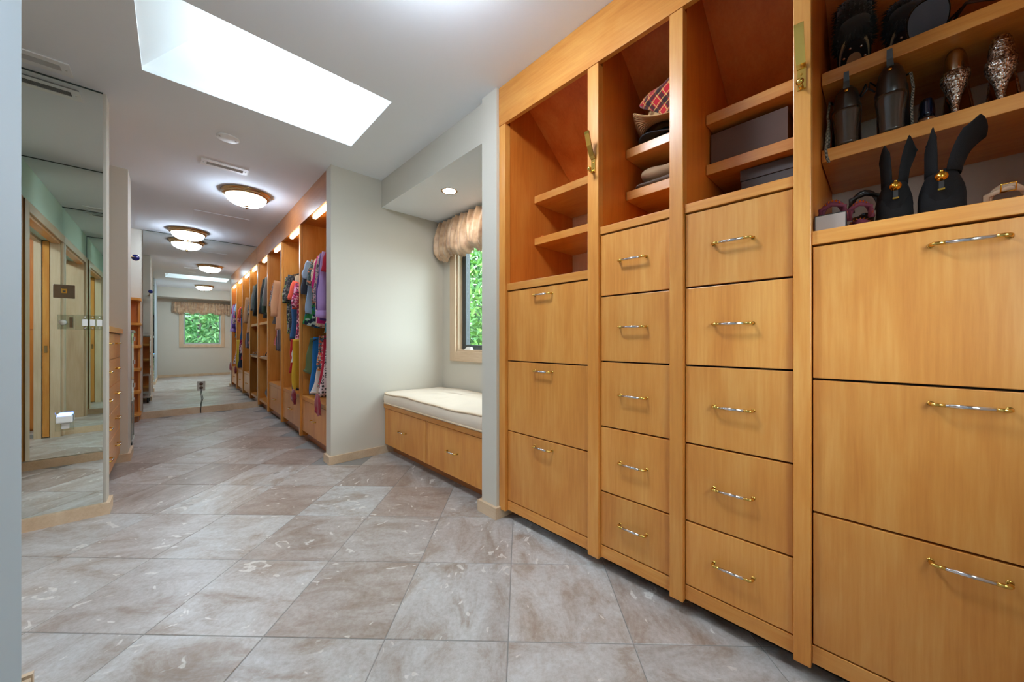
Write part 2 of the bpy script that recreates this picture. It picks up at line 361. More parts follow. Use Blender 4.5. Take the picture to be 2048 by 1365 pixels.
boxes('wall_left', [(-0.42, -0.300, -0.57, 1.632, 0, CE), (-1.02, -0.42, 1.512, 1.632, 0, CE)], M_cool, 'white partition wall tinted with cool shade, ending beside the mirrored nook')
boxes('wall_nook', [(-1.02, -0.85, 1.632, 1.82, 0, CE), (-1.02, -0.85, 1.82, 3.04, 2.04, CE), (-0.884, -0.85, 3.04, 3.24, 0, CE), (-1.02, -0.986, 3.04, 3.24, 0, CE)], M_mint, 'pale mint nook wall around the pocket door')
boxes('wall_mirror', [(-0.85, -0.278, 3.116, 3.236, 0, CE)], M_wall, 'stub wall carrying the tall wall mirror')
boxes('wall_recess', [(-1.0, -0.87, 3.24, 6.57, 0, CE), (-0.87, -0.270, 4.345, 4.630, 0, CE)], M_wall, 'recess wall with a projecting pilaster beside the tall dresser')
boxes('wall_end', [(-1.0, 2.1, 6.572, 6.69, 0, CE)], M_wall, 'end wall of the corridor behind the mirror')
boxes('wall_partition', [(0.925, 2.1, 3.09, 3.21, 0, CE)], M_wall, 'pale cream partition between closet corridor and window seat')
boxes('wall_closet', [(1.57, 2.1, 3.21, 6.572, 0, CE)], M_wall, 'wall behind the hanging closet')
boxes('wall_alcove', [(1.98, 2.1, 1.5, 1.90, 0, CE), (1.98, 2.1, 2.84, 3.09, 0, CE), (1.98, 2.1, 1.90, 2.84, 0, 0.90), (1.98, 2.1, 1.90, 2.84, 2.08, CE)], M_wall, 'alcove wall around the side window')
boxes('wall_pillar', [(1.318, 1.98, 1.505, 1.635, 0, CE)], M_wall, 'cream pillar between window seat and shoe cabinets')
boxes('wall_right', [(1.98, 2.1, -0.57, 1.5, 0, CE)], M_wall, 'wall behind the built-in cabinets')
boxes('wall_back', [(-0.42, 0.215, -0.57, -0.45, 0, CE), (1.03, 2.1, -0.57, -0.45, 0, CE), (0.215, 1.03, -0.57, -0.45, 0, 0.91), (0.215, 1.03, -0.57, -0.45, 2.02, CE)], M_wall, 'back wall around the second window')
m = MB(); m.box(1.345, 1.98, 1.635, 3.09, 2.19, CE)
m.m[0] = 1  # bottom face takes the whiter ceiling paint to stand in for light from below
struct(obj('trim_1', m, [M_wall, M_ceil]), 'cream soffit, underside whitened in place of light, over the window seat')
boxes('trim_2', [(-0.30, 1.33, -0.45, 0.05, 2.17, CE)], M_wall, 'cream soffit over the back window')
# the room beyond the pocket door
boxes('wall_hall', [(-2.6, -2.5, 1.0, 4.2, 0, CE), (-2.6, -1.02, 0.9, 1.0, 0, CE), (-2.6, -1.0, 4.2, 4.3, 0, CE)], M_wall, 'walls of the hall beyond the pocket door')
hp = thing('hall_armoire', 'honey wood armoire standing in the hall beyond the pocket door', 'armoire', (-1.6, 3.75, 0))
slab('body', (-2.45, -1.03, 3.62, 4.19, 0.0, 2.2), M_wi, hp, 0.004)
for a, b in ((-2.44, -1.75), (-1.74, -1.04)):
    for c, d in ((0.02, 1.12), (1.13, 2.18)):
        slab('door', (a, b, 3.60, 3.62, c, d), M_wi, hp, 0.003)

# baseboards
def bb(name, bl, mat=M_birch, label=None):
    return boxes(name, bl, mat, label)
BH = 0.066
bb('baseboard_partition', [(0.905, 1.47, 3.072, 3.09, 0, BH), (0.905, 0.925, 3.09, 3.215, 0, BH)], label='pale wood baseboard along the cream partition')
bb('baseboard_pillar', [(1.299, 1.318, 1.490, 1.655, 0, BH), (1.318, 1.43, 1.490, 1.505, 0, BH), (1.318, 1.43, 1.635, 1.655, 0, BH)], label='pale wood baseboard round the pillar foot')
bb('baseboard_mirror', [(-0.85, -0.262, 3.092, 3.116, 0, BH), (-0.278, -0.262, 3.116, 3.236, 0, BH)], label='pale wood baseboard under the nook mirror')
bb('baseboard_end', [(-0.30, 0.95, 6.545, 6.572, 0, 0.088)], label='pale wood baseboard under the corridor end mirror')
bb('baseboard_pilaster', [(-0.60, -0.254, 4.329, 4.345, 0, BH), (-0.270, -0.254, 4.345, 4.645, 0, BH), (-0.87, -0.270, 4.630, 4.645, 0, BH)], label='pale wood baseboard round the pilaster')
bb('baseboard_left', [(-0.300, -0.284, -0.45, 1.632, 0, BH), (-0.85, -0.284, 1.648, 1.664, 0, BH)], label='pale wood baseboard along the left partition')
bb('baseboard_back', [(-0.284, 1.43, -0.45, -0.434, 0, BH)], label='pale wood baseboard under the back window')

# mirrors
def mirror(name, label, b, edge_bounds=None):
    o = slab(name, b, M_mirror); tag(o, label, 'mirror')
    f = 1 if b[2] < 2 else -1; yf = b[3] if f > 0 else b[2]
    slab('top_channel', (b[0], b[1], min(yf, yf + 0.002 * f), max(yf, yf + 0.002 * f), b[5] - 0.004, b[5] + 0.003), M_medge, o)
    return o
mirror('wall_mirror_glass', 'tall frameless mirror in the nook with switch plates mounted on it', (-0.85, -0.291, 3.106, 3.1155, BH + 0.001, CE - 0.004))
mirror('wall_mirror_glass', 'tall frameless mirror on the partition facing the nook mirror', (-0.845, -0.305, 1.6325, 1.642, BH + 0.001, CE - 0.004))
mirror('wall_mirror_glass', 'full wall mirror at the end of the closet corridor', (-0.276, 0.955, 6.562, 6.5715, 0.0885, CE - 0.004))

# pocket door in the nook wall
dr = struct(bpy.data.objects.new('door_1', None), 'honey wood pocket door standing open in the nook wall'); C.objects.link(dr); dr.location = (-0.93, 2.43, 0)
slab('door_panel', (-0.965, -0.922, 3.025, 3.22, 0.01, 2.03), M_wv, dr)
slab('door_latch', (-0.953, -0.934, 3.021, 3.026, 0.88, 0.95), M_obrass, dr)
slab('casing', (-0.85, -0.832, 1.70, 1.82, 0, 2.12), M_birchz, dr, 0.003)
slab('casing', (-0.85, -0.832, 3.045, 3.104, 0, 2.04), M_birchz, dr, 0.003)
slab('casing', (-0.85, -0.832, 1.82, 3.104, 2.04, 2.12), M_birch, dr, 0.003)
slab('casing_edge', (-0.85, -0.842, 1.655, 1.70, 0, 2.13), M_wv, dr)
slab('jamb', (-0.916, -0.85, 3.018, 3.044, 0, 2.04), M_birchz, dr)
slab('jamb', (-1.02, -0.972, 3.018, 3.044, 0, 2.04), M_birchz, dr)
slab('jamb', (-1.02, -0.85, 1.82, 1.838, 0, 2.04), M_birchz, dr)
slab('head_jamb', (-1.02, -0.975, 1.82, 3.04, 2.015, 2.04), M_birch, dr)
slab('head_jamb', (-0.91, -0.85, 1.82, 3.04, 2.015, 2.04), M_wh, dr)

# ------------------------------------------------------------------ windows
def grid_surface(m, f, nu, nv, mi=0):
    vs = [f(i / nu, j / nv) for i in range(nu + 1) for j in range(nv + 1)]
    fs = [(i * (nv + 1) + j, (i + 1) * (nv + 1) + j, (i + 1) * (nv + 1) + j + 1, i * (nv + 1) + j + 1) for i in range(nu) for j in range(nv)]
    m.add(vs, fs, mi, True)
w1 = struct(bpy.data.objects.new('window_1', None), 'side window over the seat with dark sash and pale wood casing'); C.objects.link(w1); w1.location = (1.98, 2.37, 0.9)
cw = 0.092
for b, mt in (((1.958, 1.98, 2.84, 2.84 + cw, 0.808, 2.17), M_birchz), ((1.958, 1.98, 1.90 - cw, 1.90, 0.808, 2.17), M_birchz)):
    slab('casing', b, mt, w1, 0.003)
slab('casing', (1.958, 1.98, 1.90, 2.84, 0.808, 0.90), M_birch, w1, 0.003)
slab('casing', (1.958, 1.98, 1.90, 2.84, 2.08, 2.17), M_birch, w1, 0.003)
slab('jamb', (1.98, 2.06, 2.822, 2.84, 0.90, 2.08), M_birchz, w1); slab('jamb', (1.98, 2.06, 1.90, 1.918, 0.90, 2.08), M_birchz, w1)
slab('sill', (1.97, 2.06, 1.918, 2.822, 0.90, 0.918), M_birch, w1)
slab('head_jamb', (1.98, 2.06, 1.918, 2.822, 2.062, 2.08), M_birch, w1)
for b in ((2.03, 2.08, 2.765, 2.822, 0.918, 2.062), (2.03, 2.08, 1.918, 1.975, 0.918, 2.062)): slab('sash_stile', b, M_frame, w1, 0.003)
for b in ((2.03, 2.08, 1.975, 2.765, 0.918, 0.962), (2.03, 2.08, 1.975, 2.765, 2.018, 2.062)): slab('sash_rail', b, M_frame, w1, 0.003)
slab('glass_pane', (2.052, 2.058, 1.975, 2.765, 0.962, 2.018), M_pane, w1)
m = MB(); m.loft([[(1.985, 2.63, 0.919), (2.02, 2.63, 0.919), (2.02, 2.73, 0.919), (1.985, 2.73, 0.919)], [(1.995, 2.64, 0.945), (2.012, 2.64, 0.945), (2.012, 2.70, 0.945), (1.995, 2.70, 0.945)]], sm=False)
o = obj('crank_cover', m, M_white, w1, -w1.location)
w2 = struct(bpy.data.objects.new('window_2', None), 'back window with pale wood casing and grey sash'); C.objects.link(w2); w2.location = (0.62, -0.45, 0.9)
slab('casing', (0.125, 0.215, -0.45, -0.43, 0.82, 2.11), M_birchz, w2, 0.003); slab('casing', (1.03, 1.12, -0.45, -0.43, 0.82, 2.11), M_birchz, w2, 0.003)
slab('casing', (0.215, 1.03, -0.45, -0.43, 0.82, 0.91), M_birch, w2, 0.003); slab('casing', (0.215, 1.03, -0.45, -0.43, 2.02, 2.11), M_birch, w2, 0.003)
for b in ((0.215, 0.25, -0.54, -0.50, 0.91, 2.02), (0.995, 1.03, -0.54, -0.50, 0.91, 2.02)): slab('sash_stile', b, M_alu, w2, 0.003)
for b in ((0.25, 0.995, -0.54, -0.50, 0.91, 0.945), (0.25, 0.995, -0.54, -0.50, 1.985, 2.02)): slab('sash_rail', b, M_alu, w2, 0.003)
slab('glass_pane', (0.25, 0.995, -0.523, -0.517, 0.945, 1.985), M_pane, w2)
slab('latch', (0.992, 1.008, -0.50, -0.485, 1.25, 1.33), M_black, w2, 0.002)

def valance(name, label, origin, rz, length, zt, zb, seed):
    rnd = random.Random(seed)
    ph = [rnd.uniform(0, 6.28) for _ in range(8)]; kk = [rnd.uniform(15, 60) for _ in range(8)]
    H_ = zt - zb
    def f(u, v):
        x = u * length
        pl = 0.021 * math.sin(x * 74 + 2.5 * math.sin(x * 9 + ph[0]) + 1.2 * v) + 0.010 * math.sin(x * 131 + ph[1] + 2 * math.sin(x * 13)) 
        sw = 0.018 * math.sin(x * 17 + ph[2]) * v
        prof = 0.035 + 0.065 * math.sin(min(1, v * 1.18) * PI * 0.62) 
        if v > 0.86: prof -= (v - 0.86) / 0.14 * 0.055
        d = prof + pl * (1.0 - 0.5 * v) + sw
        skew = 0.03 * math.sin(x * 8 + ph[3]) * v
        z = zt - v * H_ * (0.93 + 0.07 * math.sin(x * 23 + ph[4]) * v) + 0.006 * math.sin(x * 140) * (v > 0.9)
        e = min(u, 1 - u) * length
        if e < 0.04: d *= max(0.12, e / 0.04)
        return (x + skew, d, z)
    m = MB(); grid_surface(m, f, int(length * 260), 26)
    root = thing(name, label, 'valance', origin, rz)
    loc = lambda: (0, 0, -origin[2])
    o = obj('fabric', m, M_silk, root, loc())
    sd = o.modifiers.new('thick', 'SOLIDIFY'); sd.thickness = 0.003
    b = MB(); b.tube([(0.0, 0.02, zt - 0.01), (length, 0.02, zt - 0.01)], 0.011); obj('header_rod', b, M_silk, root, loc())
    return root
valance('window_valance', 'gathered peach silk balloon valance over the seat window', (1.957, 1.665, 1.76), R(90), 1.41, 2.165, 1.77, 3)
valance('window_valance', 'gathered silk balloon valance over the back window', (-0.02, -0.428, 1.75), 0, 1.29, 2.09, 1.75, 5)

# ------------------------------------------------------------------ outside: ground, trees
struct(boxes('ground', [(-20, 22, -24, 24, -1.3, -1.2)], plain('lawn', srgb(48, 58, 34), 0.95, var=0.3)), 'lawn outside the windows')
def leafmat(name, a, b_, c):
    m, nt, b = new_mat(name)
    g = N(nt, 'ShaderNodeNewGeometry')
    rp = ramp(nt, [(0.0, a), (0.5, b_), (1.0, c)]); L(nt, g.outputs['Random Per Island'], rp.inputs['Fac']); L(nt, rp.outputs['Color'], b.inputs['Base Color'])
    setin(b, Roughness=0.55); return m
M_leafA = leafmat('fresh_green_leaf', srgb(46, 96, 24), srgb(80, 138, 42), srgb(124, 168, 72))
M_leafB = leafmat('deep_green_leaf', srgb(28, 80, 34), srgb(62, 122, 52), srgb(120, 160, 100))
M_bark = plain('grey_bark', srgb(84, 80, 74), 0.9, var=0.3)
def tree(label, x, y, r, zc, h, seed, mat, n=2600, trunk=0.09, ls=1.0):
    rnd = random.Random(seed); t = thing('leafy_tree', label, 'tree', (x, y, -1.2), 0, 'trees outside the windows')
    m = MB(); m.tube([(0, 0, 0), (0.05, 0.03, 1.2), (-0.04, 0.02, 2.4), (0.03, -0.03, h * 0.8)], [trunk, trunk * 0.9, trunk * 0.7, trunk * 0.3], n=10)
    for k in range(7):
        a = rnd.uniform(0, 6.28); z0 = rnd.uniform(1.0, h * 0.7)
        m.tube([(0, 0, z0), (0.5 * r * math.cos(a), 0.5 * r * math.sin(a), z0 + 0.4), (0.9 * r * math.cos(a), 0.9 * r * math.sin(a), z0 + 0.6)], [trunk * 0.4, trunk * 0.25, 0.01], n=6)
    obj('trunk', m, M_bark, t)
    m = MB()
    for k in range(n):
        while True:
            p = Vector((rnd.uniform(-1, 1), rnd.uniform(-1, 1), rnd.uniform(-1, 1)))
            if 0.35 < p.length < 1: break
        c = Vector((p.x * r, p.y * r, zc + 1.2 + p.z * h * 0.5))
        s = rnd.uniform(0.045, 0.085) * ls; d = Vector((rnd.uniform(-1, 1), rnd.uniform(-1, 1), rnd.uniform(-0.4, 1))).normalized()
        a = d.orthogonal().normalized(); b = d.cross(a); q = rnd.uniform(0, 6.28)
        a, b = a * math.cos(q) + b * math.sin(q), b * math.cos(q) - a * math.sin(q)
        m.add([c - a * s, c + b * s * 0.5 + d * s * 0.15, c + a * s, c - b * s * 0.5 + d * s * 0.15], [(0, 1, 2), (0, 2, 3)])
    o = obj('foliage', m, mat, t); o['kind'] = 'stuff'
tree('broad fresh green tree close outside the seat window', 5.8, 5.6, 1.6, 1.6, 4.6, 11, M_leafA, 3600, 0.10, 1.3)
tree('pale barked tree seen through the seat window', 4.3, 3.2, 0.85, 2.1, 3.4, 12, M_leafA, 1500, 0.06)
tree('tall green tree further behind the seat window', 9.0, 10.4, 3.0, 2.6, 8.0, 13, M_leafB, 6000, 0.16, 2.4)
tree('huge green tree at the lawn edge beyond the seat window', 17.0, 15.0, 4.4, 3.4, 10.5, 17, M_leafA, 7000, 0.22, 3.6)
tree('bushy green tree filling the back window', 0.7, -3.4, 1.6, 1.4, 4.6, 14, M_leafB, 5200, 0.08, 1.2)
tree('spreading green tree behind the back window', 4.4, -8.4, 2.7, 1.9, 7.2, 15, M_leafA, 6000, 0.14, 2.2)
tree('dark green tree beyond the back window', -1.4, -8.4, 2.7, 1.9, 7.2, 16, M_leafB, 6000, 0.14, 2.2)
tree('huge green tree at the lawn edge beyond the back window', 1.8, -16.0, 4.6, 3.4, 10.5, 18, M_leafA, 8000, 0.22, 3.8)

# ------------------------------------------------------------------ drawer handle (chrome bar with brass elbows)
def handle_mesh():
    m = MB(); q = 0.0575; d = 0.024; r = 0.0046; e = 0.009
    for s in (-1, 1):
        p = [(0, s * q, 0), (-d + e, s * q, 0)] + [(-d + e - e * math.sin(t), s * (q - e * (1 - math.cos(t))), 0) for t in (PI / 8, PI / 4, 3 * PI / 8, PI / 2)] + [(-d, s * 0.034, 0)]
        m.tube(p, r, n=10, mi=0)
        m.tube([(0, s * q, 0), (-0.002, s * q, 0)], 0.0062, n=12, mi=0)
    m.tube([(-d, -0.036, 0), (-d, 0.036, 0)], r * 1.02, n=10, mi=1)
    return m.mesh('handle', [M_brass, M_chrome])
HM = handle_mesh()
def drawer(parent, b, mat, hy, hz, face='-X', bev=0.0018):
    d = slab('drawer', b, mat, parent, bev)
    cx, cyy, cz = wloc(d)
    if face == '-X': link('handle', HM, d, (b[0] - cx, hy - cyy, hz - cz))
    elif face == '+X': link('handle', HM, d, (b[1] - cx, hy - cyy, hz - cz), (0, 0, PI))
    return d

# ------------------------------------------------------------------ built-in cabinets on the right
AX = 1.355; SF = 1.336
ST = [(1.454, 1.504), (0.856, 0.911), (0.502, 0.551), (0.145, 0.186), (-0.449, -0.415)]     # stiles, from the pillar on
ROW3 = [0.110, 0.500, 0.889, 1.278]; ROW5 = [0.110, 0.345, 0.628, 0.911, 1.194, 1.463]
COLS = [
    dict(label='built-in cabinet with three deep drawers beside the pillar, bare shelves above', rows=ROW3, cap=1.320, sh=[1.870, 1.618], hz='top', hy=1.187),
    dict(label='built-in cabinet with five drawers, straw hat and plaid cap on its shelves', rows=ROW5, cap=1.498, sh=[1.918, 1.716], hz='mid', hy=0.704),
    dict(label='built-in cabinet with five drawers, shoe boxes on its shelves', rows=ROW5, cap=1.498, sh=[1.922, 1.718], hz='mid', hy=0.348),
    dict(label='built-in cabinet with three deep drawers and shelves full of shoes', rows=ROW3, cap=1.320, sh=[1.897, 1.640], hz='top', hy=-0.138)]
slope = [(1.47, 2.429), (1.965, 2.055), (1.965, 2.040), (1.455, 2.425)]
for i, c in enumerate(COLS):
    yl, yr = ST[i][0], ST[i + 1][1]
    t = thing('built_in_cabinet', c['label'], 'cabinet', (1.66, (yl + yr) / 2, 0))
    s0, s1 = ST[i]
    slab('stile', (SF, AX + 0.02, s0, s1, 0.050, 2.212), M_wv, t, 0.002)
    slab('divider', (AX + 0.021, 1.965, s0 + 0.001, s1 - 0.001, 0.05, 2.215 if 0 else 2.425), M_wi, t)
    if i == 3:
        slab('stile', (SF, AX + 0.02, ST[4][0], ST[4][1], 0.050, 2.212), M_wv, t, 0.002)
        slab('divider', (AX + 0.021, 1.965, ST[4][0] + 0.001, ST[4][1] - 0.001, 0.05, 2.425), M_wi, t)
    rows = c['rows']
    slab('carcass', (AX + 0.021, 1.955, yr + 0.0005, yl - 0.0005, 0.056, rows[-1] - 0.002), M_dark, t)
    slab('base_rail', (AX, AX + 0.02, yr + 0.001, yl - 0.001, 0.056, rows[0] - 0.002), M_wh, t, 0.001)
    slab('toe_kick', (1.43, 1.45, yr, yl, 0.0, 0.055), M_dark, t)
    for k in range(len(rows) - 1):
        z0, z1 = rows[k] + 0.003, rows[k + 1] - 0.003
        hz = (z1 - 0.040) if c['hz'] == 'top' else (z0 + z1) / 2 + 0.005
        drawer(t, (AX, AX + 0.02, yr + 0.0025, yl - 0.0025, z0, z1), M_wv, c['hy'], hz)
    slab('cap', (AX - 0.006, 1.955, yr + 0.0005, yl - 0.0005, rows[-1] + 0.0025, c['cap']), M_wh, t, 0.002)
    for z in c['sh']:
        slab('shelf', (1.575, 1.950, yr + 0.0015, yl - 0.0015, z - 0.042, z), M_wh, t, 0.002)
    m = MB(); m.prism(slope, 'Y', yr, yl); obj('sloped_panel', m, M_wx, t, -t.location)
    ym = (yl + yr) / 2
    if i == 3: slab('back_panel', (1.956, 1.966, yr, yl, c['cap'], 2.07), M_wall, t)
    elif i == 0:
        slab('back_panel', (1.956, 1.966, ym - 0.003 + 0.12, yl, c['cap'], 2.07), M_birchz, t); slab('back_panel', (1.958, 1.966, yr, ym - 0.007 + 0.12, c['cap'], 2.07), M_birchz, t)
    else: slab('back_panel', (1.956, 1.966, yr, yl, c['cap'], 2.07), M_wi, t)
o = struct(slab('trim_3', (SF - 0.002, SF + 0.02, -0.449, 1.504, 2.213, CE - 0.001), M_wh, None, 0.001), 'honey wood fascia board above the built-in cabinets')
slab('trim_4', (SF + 0.02, 1.47, -0.449, 1.504, 2.40, CE - 0.001), M_wx)['kind'] = 'structure'

def coat_hook(label, y, z):
    t = thing('coat_hook', label, 'hook', (SF, y, z), 0)
    m = MB(); m.box(-0.004, 0, -0.010, 0.010, -0.032, 0.034); m.sphere((-0.004, 0, 0.012), 0.003, 8, 6); m.sphere((-0.004, 0, -0.012), 0.003, 8, 6)
    obj('back_plate', m, M_brass, t)
    m = MB(); pts = [(-0.004, 0.028), (-0.014, 0.036), (-0.034, 0.075), (-0.050, 0.120), (-0.052, 0.130)]
    ring = []
    for x, zz in pts: ring.append([(x - 0.003, -0.011, zz), (x - 0.003, 0.011, zz), (x + 0.003, 0.011, zz), (x + 0.003, -0.011, zz)])
    m.loft(ring, sm=False); obj('upper_arm', m, M_brass, t)
    m = MB(); m.tube([(-0.003, 0, -0.022), (-0.018, 0, -0.034), (-0.030, 0, -0.030)], 0.005, 8); m.sphere((-0.033, 0, -0.024), 0.0095, 12, 8)
    obj('lower_knob', m, M_brass, t)
coat_hook('brass coat hook on the stile next to the bare shelves', 0.879, 1.770)
coat_hook('brass coat hook on the stile next to the shoe shelves', 0.166, 1.770)

# ------------------------------------------------------------------ window seat
t = thing('window_bench', 'honey wood bench with two drawers under the seat cushion', 'bench', (1.66, 2.36, 0))
slab('seat_board', (1.362, 1.975, 1.640, 3.085, 0.405, 0.440), M_wh, t, 0.002)
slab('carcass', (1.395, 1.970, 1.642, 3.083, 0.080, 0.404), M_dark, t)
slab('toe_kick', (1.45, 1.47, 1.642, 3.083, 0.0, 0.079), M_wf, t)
slab('end_stile', (1.374, 1.394, 3.062, 3.084, 0.080, 0.404), M_wv, t, 0.001); slab('mid_stile', (1.374, 1.394, 2.349, 2.372, 0.080, 0.404), M_wv, t, 0.001); slab('end_stile', (1.374, 1.394, 1.641, 1.66, 0.080, 0.404), M_wv, t, 0.001)
drawer(t, (1.372, 1.392, 2.375, 3.059, 0.082, 0.398), M_wv, 2.74, 0.245)
drawer(t, (1.372, 1.392, 1.663, 2.346, 0.082, 0.398), M_wv, 2.02, 0.245)
t = thing('seat_cushion', 'cream piped box cushion lying on the window bench', 'cushion', (1.66, 2.36, 0.441))
def cushion_ring(z, inset, n=10):
    x0, x1, y0, y1 = 1.352 - 1.66 + inset, 1.955 - 1.66 - inset, 1.65 - 2.36 + inset, 3.078 - 2.36 - inset
    r = 0.045; pts = []
    for cx, cyy, a0 in ((x1 - r, y1 - r, 0), (x0 + r, y1 - r, 90), (x0 + r, y0 + r, 180), (x1 - r, y0 + r, 270)):
        for k in range(n + 1):
            a = R(a0 + 90 * k / n); pts.append((cx + r * math.cos(a), cyy + r * math.sin(a), z))
    out = []
    for i in range(len(pts)):
        p, q = pts[i], pts[(i + 1) % len(pts)]
        d = math.hypot(q[0] - p[0], q[1] - p[1]); k = max(1, int(d / 0.05))
        for j in range(k): out.append((p[0] + (q[0] - p[0]) * j / k, p[1] + (q[1] - p[1]) * j / k, z))
    return out
m = MB()
prof = [(0.002, 0.03), (0.0, 0.012), (0.006, 0.004), (0.02, -0.003), (0.05, -0.007), (0.08, -0.004), (0.096, 0.004), (0.104, 0.012), (0.109, 0.04), (0.113, 0.09), (0.116, 0.16), (0.117, 0.24)]
base = cushion_ring(0, 0)
rings = []
for z, ins in prof:
    rg = []
    for p in base:
        d = Vector((p[0], p[1])); fx = (abs(d.x) - ins) / abs(d.x) if abs(d.x) > ins else 0.05; fy = (abs(d.y) - ins) / abs(d.y) if abs(d.y) > ins else 0.05
        wv = 0.004 * math.sin(p[1] * 7.3) * (z > 0.02) + 0.003 * math.sin(p[1] * 13 + p[0] * 9) * (z > 0.02)
        rg.append((d.x * fx, d.y * fy, z + wv))
    rings.append(rg)
m.loft(rings); obj('padding', m, M_cush, t)
for z, ins in ((0.012, -0.002), (0.098, 0.002)):
    pts = [(p[0] * (1 - ins / 0.3), p[1] * (1 - ins / 0.7), z + (0.004 * math.sin(p[1] * 7.3) + 0.003 * math.sin(p[1] * 13 + p[0] * 9)) * (z > 0.02)) for p in base]
    m = MB(); m.tube(pts + [pts[0]], 0.0065, 8, caps=(False, False)); obj('piping', m, M_pipe, t)

# ------------------------------------------------------------------ ceiling fittings
def ceiling_lamp(label, x, y, glass):
    t = thing('ceiling_lamp', label, 'ceiling lamp', (x, y, CE), 0)
    m = MB(); m.lathe([(0.02, 0), (0.192, 0), (0.197, -0.006), (0.193, -0.014), (0.182, -0.018), (0.182, -0.024), (0.187, -0.030), (0.180, -0.040), (0.166, -0.045), (0.160, -0.046), (0.158, -0.03), (0.02, -0.03)], 56)
    obj('rim', m, M_obrass, t)
    m = MB(); m.lathe([(0.157, -0.034), (0.160, -0.048), (0.155, -0.066), (0.140, -0.086), (0.112, -0.104), (0.075, -0.116), (0.035, -0.122), (0.010, -0.123)], 56)
    obj('glass_dome', m, glass, t)
    m = MB(); m.lathe([(0.004, -0.118), (0.020, -0.1235), (0.021, -0.127), (0.012, -0.132), (0.010, -0.136), (0.013, -0.141), (0.010, -0.147), (0.003, -0.152)], 24)
    obj('finial', m, M_obrass, t)
ceiling_lamp('brass rimmed flush dome lamp beside the slotted ceiling vent of the corridor', 0.515, 4.26, M_dome)
ceiling_lamp('brass rimmed flush dome lamp just before the end mirror', 0.145, 6.23, M_dome)
ceiling_lamp('added brass rimmed dome lamp in the hall, brightening the nook', -1.75, 2.30, M_dome2)  # added lamp: its light spills through the doorway to brighten the nook
ceiling_lamp('brass rimmed flush dome lamp between skylight and back window', 0.587, 1.02, M_dome2)

def vent(label, x0, x1, y0, y1):
    t = thing('ceiling_vent', label, 'vent', ((x0 + x1) / 2, (y0 + y1) / 2, CE))
    hx, hy = (x1 - x0) / 2, (y1 - y0) / 2; ix, iy = hx - 0.035, hy - 0.038
    m = MB()
    for b in ((-hx, -ix, -hy, hy), (ix, hx, -hy, hy), (-ix, ix, -hy, -iy), (-ix, ix, iy, hy)): m.box(*b, -0.006, -0.0005)
    obj('frame', m, M_vent, t)
    slab('backing', (t.location.x - ix, t.location.x + ix, t.location.y - iy, t.location.y + iy, CE - 0.002, CE - 0.0005), M_hole, t)
    for k in range(6):
        yy = -iy + (k + 0.5) * 2 * iy / 6
        m = MB(); m.loft([[(-ix, yy - 0.004, -0.002), (-ix, yy + 0.002, -0.006), (-ix, yy + 0.004, -0.005), (-ix, yy - 0.002, -0.0015)], [(ix, yy - 0.004, -0.002), (ix, yy + 0.002, -0.006), (ix, yy + 0.004, -0.005), (ix, yy - 0.002, -0.0015)]], sm=False)
        obj('slat', m, M_slat, t)
    for s in (-1, 1):
        m = MB(); m.lathe([(0.004, -0.0085), (0.0045, -0.006)], 10, c=(s * (hx - 0.017), 0, 0)); obj('screw', m, M_steel, t)
vent('white slotted ceiling vent beside the corridor lamp', 0.160, 0.462, 3.665, 3.795)
vent('white slotted ceiling vent in front of the nook mirror', -0.690, -0.388, 2.905, 3.035)
t = thing('ceiling_speaker', 'round white ceiling speaker cover next to the skylight', 'speaker', (0.281, 3.19, CE))
m = MB(); m.lathe([(0.001, -0.0005), (0.066, -0.0005), (0.067, -0.003), (0.062, -0.006), (0.001, -0.0065)], 40); obj('cover', m, M_vent, t)
for s in (-1, 1):
    m = MB(); m.lathe([(0.001, -0.0085), (0.005, -0.0075), (0.005, -0.006)], 10, c=(s * 0.045, 0.008 * s, 0)); obj('screw', m, M_black, t)
t = thing('access_panel', 'flush white attic access panel in the corridor ceiling', 'access panel', (0.41, 5.40, CE))
slab('panel', (0.165, 0.655, 5.17, 5.63, CE - 0.004, CE - 0.0005), M_ceil, t, 0.0015)
t = thing('downlight', 'round recessed downlight in the soffit over the window seat', 'downlight', (1.583, 2.375, 2.19))
m = MB(); m.lathe([(0.050, -0.001), (0.062, -0.001), (0.064, -0.004), (0.060, -0.006), (0.052, -0.004), (0.050, -0.001)], 40, caps=(False, False)); obj('trim_ring', m, M_obrass, t)
m = MB(); m.lathe([(0.001, -0.002), (0.0495, -0.002), (0.0495, -0.0035), (0.001, -0.0038)], 40); obj('lens', m, M_down, t)

